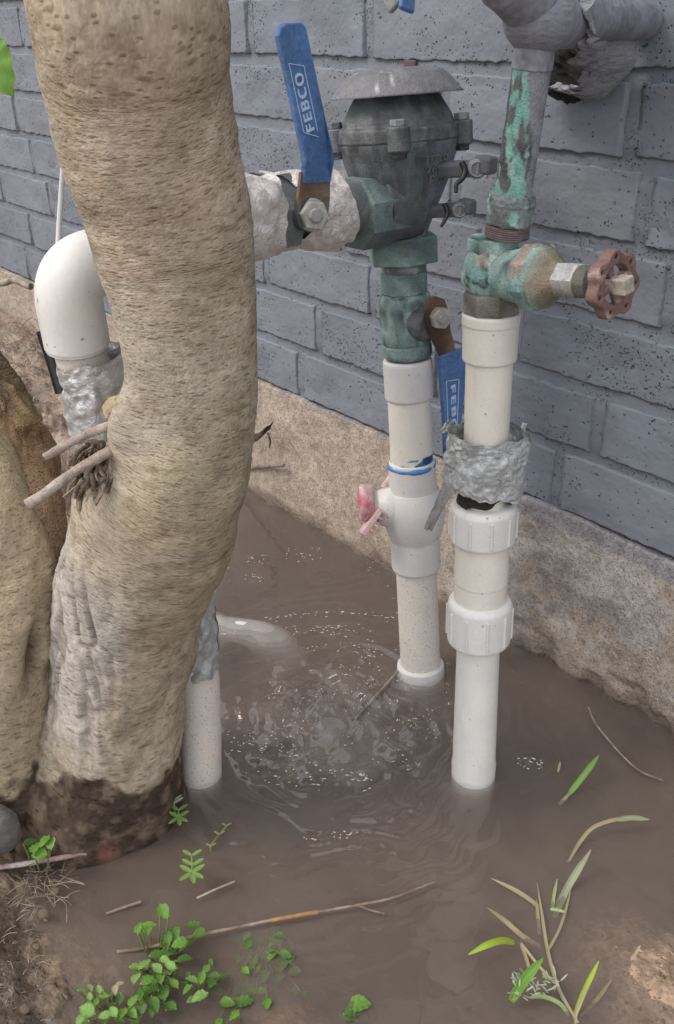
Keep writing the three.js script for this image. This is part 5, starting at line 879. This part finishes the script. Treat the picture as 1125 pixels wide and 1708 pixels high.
// twigs and sticks
function twig(label, pts, r, a, b, name = 'twig') { const q = pts.map(([px, py, y = 0.01]) => atY(px, py, y)), t = thing(name, label, 'twig', q[0]); part('stem', local(twigGeo(q, r, a, b), t), M.twig, t); return t; }
{
  const t = twig('long thin twig floating in the middle of the foreground water', [[196, 1588, -0.04], [250, 1580, -0.03], [330, 1560, 0.02], [400, 1546, 0.03], [470, 1531, 0.04], [530, 1521, 0.04], [600, 1509, 0.04], [650, 1499, 0.03], [724, 1472, 0.02]], (v) => 0.0015 - 0.0006 * v, [0.22, 0.15, 0.11], [0.42, 0.32, 0.25]);
  part('bare_wood', local(twigGeo([atY(452, 1535, 0.045), atY(490, 1528, 0.05), atY(530, 1521, 0.045)], 0.0016, [0.42, 0.22, 0.09], [0.6, 0.36, 0.16]), t), M.twig, t, 'orange stretch stripped of bark');
  part('fork', local(twigGeo([atY(598, 1510, 0.04), atY(618, 1518, 0.03), atY(642, 1524, 0.01)], 0.0008, [0.16, 0.11, 0.09], [0.30, 0.22, 0.18]), t), M.twig, t);
  twig('short pale twig floating above the long twig', [[329, 1498], [352, 1487, 0.03], [392, 1470]], 0.0009, [0.40, 0.33, 0.28], [0.56, 0.49, 0.43]);
  twig('thin dark root curving from the footing across the water at right', [[982, 1180, 0.06], [992, 1204, 0.03], [1012, 1230, 0.03], [1042, 1264, 0.03], [1068, 1286, 0.03], [1106, 1302, 0.01]], 0.0009, [0.22, 0.16, 0.14], [0.44, 0.35, 0.31], 'root');
  twig('faint sunken stick sloping up to the collar of the middle pipe', [[592, 1200, -0.05], [625, 1164, -0.04], [666, 1118, 0.02]], 0.0016, [0.26, 0.21, 0.18], [0.38, 0.31, 0.27]);
  twig('sunken twig in the shallows above the weeds', [[178, 1524, -0.03], [206, 1514, -0.03], [236, 1504, -0.02]], 0.0012, [0.3, 0.22, 0.17], [0.4, 0.3, 0.24]);
  const s = twig('pink and white stick lying at the foot of the tree', [[-30, 1450, 0.16], [40, 1441, 0.14], [110, 1429, 0.14], [174, 1416, 0.1]], 0.0023, [0.42, 0.26, 0.26], [0.72, 0.62, 0.58], 'stick');
  twig('thin grey root beside the pink stick at the tree foot', [[96, 1408, 0.1], [130, 1418, 0.12], [150, 1421, 0.1]], 0.0011, [0.3, 0.27, 0.25], [0.45, 0.41, 0.38]);
  const w = thing('twig', 'dry twig lying on the soil left of the elbow', 'twig', atD(0, 470, 15));
  part('stem', local(twigGeo([atD(-40, 474, 15.2), atD(10, 471, 15), atD(20, 467, 15), atD(52, 478, 14.8)], 0.0038, [0.3, 0.23, 0.19], [0.52, 0.43, 0.36]), w), M.twig, w);
  const w2 = thing('stick', 'thin stick lying against the concrete footing right of the tree', 'twig', atZ(440, 779, 0.3));
  part('stem', local(twigGeo([atZ(405, 782, 0.26), atZ(440, 779, 0.3), atZ(474, 776, 0.34)], 0.0022, [0.16, 0.12, 0.1], [0.3, 0.24, 0.2]), w2), M.twig, w2);
  const dl = thing('dead_leaf', 'curled dark dead leaf caught on the footing right of the tree', 'leaf', atZ(436, 725, 0.32));
  part('blade', local(tint(grid(14, 14, (u, v) => { const q = atZ(lerp(lerp(416, 424, v), lerp(446, 457, v), u), lerp(lerp(746, 722, u), lerp(726, 704, u), v), 0.36 + 0.05 * Math.sin(u * 3.4) + 0.03 * v); q.y += (fbm(u * 4, v * 4, 3, 3) - 0.5) * 0.008; return { p: q }; }), (p) => mix3([0.045, 0.032, 0.026], [0.2, 0.15, 0.12], sm(0.45, 0.7, fbm(p.x * 200, p.y * 200, p.z * 200, 3)))), dl), M.twig, dl);
  part('stalk', local(twigGeo([atZ(447, 722, 0.4), atZ(451, 735, 0.36), atZ(450, 746, 0.34)], 0.0014, [0.1, 0.07, 0.06], [0.2, 0.15, 0.12]), dl), M.twig, dl);
}
// stones
{
  const stoneM = mat(concT, 0.14, { bumpScale: 0.0012, color: lin(186, 184, 186), roughness: 0.6 });
  const stone = (label, p, r, s, seed, group, col) => { const t = thing('stone', label, 'stone', p, group); part('body', displace(new THREE.SphereGeometry(r, 40, 28).scale(...s), (q) => (fbm(q.x / r + seed, q.y / r, q.z / r, 3) - 0.5) * r * 0.5), col ? mat(concT, 0.1, { color: col, bumpScale: 0.001 }) : stoneM, t); return t; };
  stone('smooth grey stone at the left edge beside the tree foot', atD(-4, 1388, 11.25), 0.0185, [0.9, 1.25, 1.1], 3);
  for (const [px, py, r, i, lab] of [[92, 1483, 0.0034, 1, 'pale pebble at the edge of the dry grass nearest the pink stick'], [74, 1519, 0.0042, 2, 'largest pale pebble on the mud where bank meets water'], [44, 1688, 0.0036, 3, 'lowest pale pebble at the bottom left corner of the bank'], [60, 1575, 0.0026, 5, 'smallest pale pebble halfway down the muddy bank']]) { const q = atY(px, py, 0.1); q.y = Math.max(0.004, ground(q.x / U - 8, q.z / U) * U + 0.001); stone(lab, q, r, [1.2, 0.7, 1], i, 'pebbles on the muddy bank', lin(200, 178, 158)); }
  const dk = thing('stone', 'dark rounded lump just under the water left of the bubbling', 'stone', atY(392, 1150, -0.72));  // dark rounded lump sunk just below the surface
  part('body', displace(new THREE.SphereGeometry(0.048, 64, 40).scale(0.8, 0.85, 1.4).rotateY(0.9), (q) => (fbm(q.x * 40, q.y * 40, q.z * 40, 3) - 0.5) * 0.012), mat(concT, 0.12, { color: lin(56, 48, 45), bumpScale: 0.001 }), dk);
}
const displaceTube = (pts, r) => tube(pts, (v, a) => r * (1 + 0.22 * (fbm(v * 7, Math.cos(a) * 1.5 + 3, Math.sin(a) * 1.5, 3) - 0.5)), { seg: 90, around: 40 });
// what lies just under the water where it wells up
{
  const sp = thing('sunken_pipe', 'white pipe bend lying just under the water right of the tree', 'pipe', atY(420, 1070, -0.4));
  part('pipe', local(displaceTube([atY(325, 1045, -0.6), atY(372, 1066, -0.53), atY(420, 1074, -0.50), atY(462, 1090, -0.54), atY(492, 1135, -0.8)], 0.0285), sp), M.whitePvc, sp);
  const s2 = thing('sunken_fitting', 'blurred blue grey fitting under the water where it wells up', 'fitting', atY(552, 1240, -0.53));
  part('body', turned([[-0.03, 0.014], [0.004, 0.015], [0.012, 0.0165], [0.021, 0.0165], [0.0235, 0.013]], { seg: 32 }), mat(null, 1, { color: lin(150, 156, 164), roughness: 0.5 }), s2);
}
// white flecks along the ripples, shaped and coloured as glints of sky
{
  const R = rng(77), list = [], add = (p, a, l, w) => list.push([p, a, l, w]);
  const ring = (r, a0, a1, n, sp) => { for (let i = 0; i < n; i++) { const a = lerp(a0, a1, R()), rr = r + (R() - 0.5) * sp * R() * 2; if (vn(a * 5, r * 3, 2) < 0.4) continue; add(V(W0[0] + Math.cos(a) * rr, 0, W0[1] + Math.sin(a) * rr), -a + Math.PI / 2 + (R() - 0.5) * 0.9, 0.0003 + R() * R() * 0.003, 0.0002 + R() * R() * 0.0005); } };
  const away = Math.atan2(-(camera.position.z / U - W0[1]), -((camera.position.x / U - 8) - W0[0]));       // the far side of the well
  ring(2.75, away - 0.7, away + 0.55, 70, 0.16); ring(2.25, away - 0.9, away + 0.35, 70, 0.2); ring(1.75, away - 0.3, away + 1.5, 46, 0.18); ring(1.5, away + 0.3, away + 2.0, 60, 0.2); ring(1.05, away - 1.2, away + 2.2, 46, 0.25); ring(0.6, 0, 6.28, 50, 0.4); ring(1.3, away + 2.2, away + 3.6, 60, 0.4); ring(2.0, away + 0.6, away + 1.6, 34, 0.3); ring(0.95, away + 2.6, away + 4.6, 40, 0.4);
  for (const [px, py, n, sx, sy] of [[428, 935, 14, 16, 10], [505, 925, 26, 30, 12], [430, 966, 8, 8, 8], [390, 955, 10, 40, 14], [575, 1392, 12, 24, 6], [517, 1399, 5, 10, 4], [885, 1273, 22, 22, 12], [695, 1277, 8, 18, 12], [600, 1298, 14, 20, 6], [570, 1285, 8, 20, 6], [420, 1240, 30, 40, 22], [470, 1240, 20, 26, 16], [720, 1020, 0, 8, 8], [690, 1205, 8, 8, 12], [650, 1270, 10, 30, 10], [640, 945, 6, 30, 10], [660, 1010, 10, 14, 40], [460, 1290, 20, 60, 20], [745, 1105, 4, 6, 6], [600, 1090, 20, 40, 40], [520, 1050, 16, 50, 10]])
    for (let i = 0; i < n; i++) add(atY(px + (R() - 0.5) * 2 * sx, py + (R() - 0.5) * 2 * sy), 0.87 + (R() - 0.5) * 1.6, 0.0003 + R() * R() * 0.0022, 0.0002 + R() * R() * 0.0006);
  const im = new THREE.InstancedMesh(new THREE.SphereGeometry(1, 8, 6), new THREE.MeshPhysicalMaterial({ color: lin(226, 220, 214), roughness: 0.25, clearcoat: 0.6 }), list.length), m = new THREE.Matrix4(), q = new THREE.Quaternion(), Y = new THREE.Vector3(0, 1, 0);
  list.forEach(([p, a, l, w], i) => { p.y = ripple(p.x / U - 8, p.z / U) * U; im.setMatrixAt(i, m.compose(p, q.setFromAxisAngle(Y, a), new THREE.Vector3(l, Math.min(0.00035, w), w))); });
  im.name = 'glint_flecks'; scene.add(im); tag(im, 'white flecks added as glints of sky circling the welling water', null, null, 'stuff');
}
// dry grass and rootlets on the soil
{
  const R = rng(9), g = [];
  const strand = (px, py, y, len, up) => { const a = atY(px, py, y), k = kOf(a), an = R() * 6.28, L = len * k; a.y = Math.max(0.001, ground(a.x / U - 8, a.z / U) * U + 0.001); const e = a.clone().add(new THREE.Vector3(Math.cos(an) * L, up * L * R(), Math.sin(an) * L)); g.push(tube([a, a.clone().lerp(e, 0.5).add(new THREE.Vector3((R() - 0.5) * L * 0.3, 0.15 * L, (R() - 0.5) * L * 0.3)), e], (0.35 + R() * 0.5) * k, { seg: 6, around: 5 })); };
  for (let i = 0; i < 60; i++) strand(30 + R() * 75, 1446 + R() * 60, 0.05, 20 + R() * 34, 0.25);
  for (let i = 0; i < 60; i++) strand(R() * 80 - 10, 1480 + R() * 220, 0.1, 8 + R() * 20, 0.2);
  for (let i = 0; i < 90; i++) strand(R() * 100, 520 + R() * 170, 1.0, 14 + R() * 26, 0.9);
  const o = part('dry_grass', tint(mergeGeometries(g), (p) => mix3([0.2, 0.155, 0.115], [0.52, 0.44, 0.33], hash(Math.floor(p.x * 160), Math.floor(p.z * 160), 3))), M.twig, scene, 'dry grass stems and rootlets littering the muddy banks', 'stuff');
}

scene.traverse((o) => { if (o.isMesh) { o.castShadow = true; o.receiveShadow = true; } });
renderer.render(scene, camera);
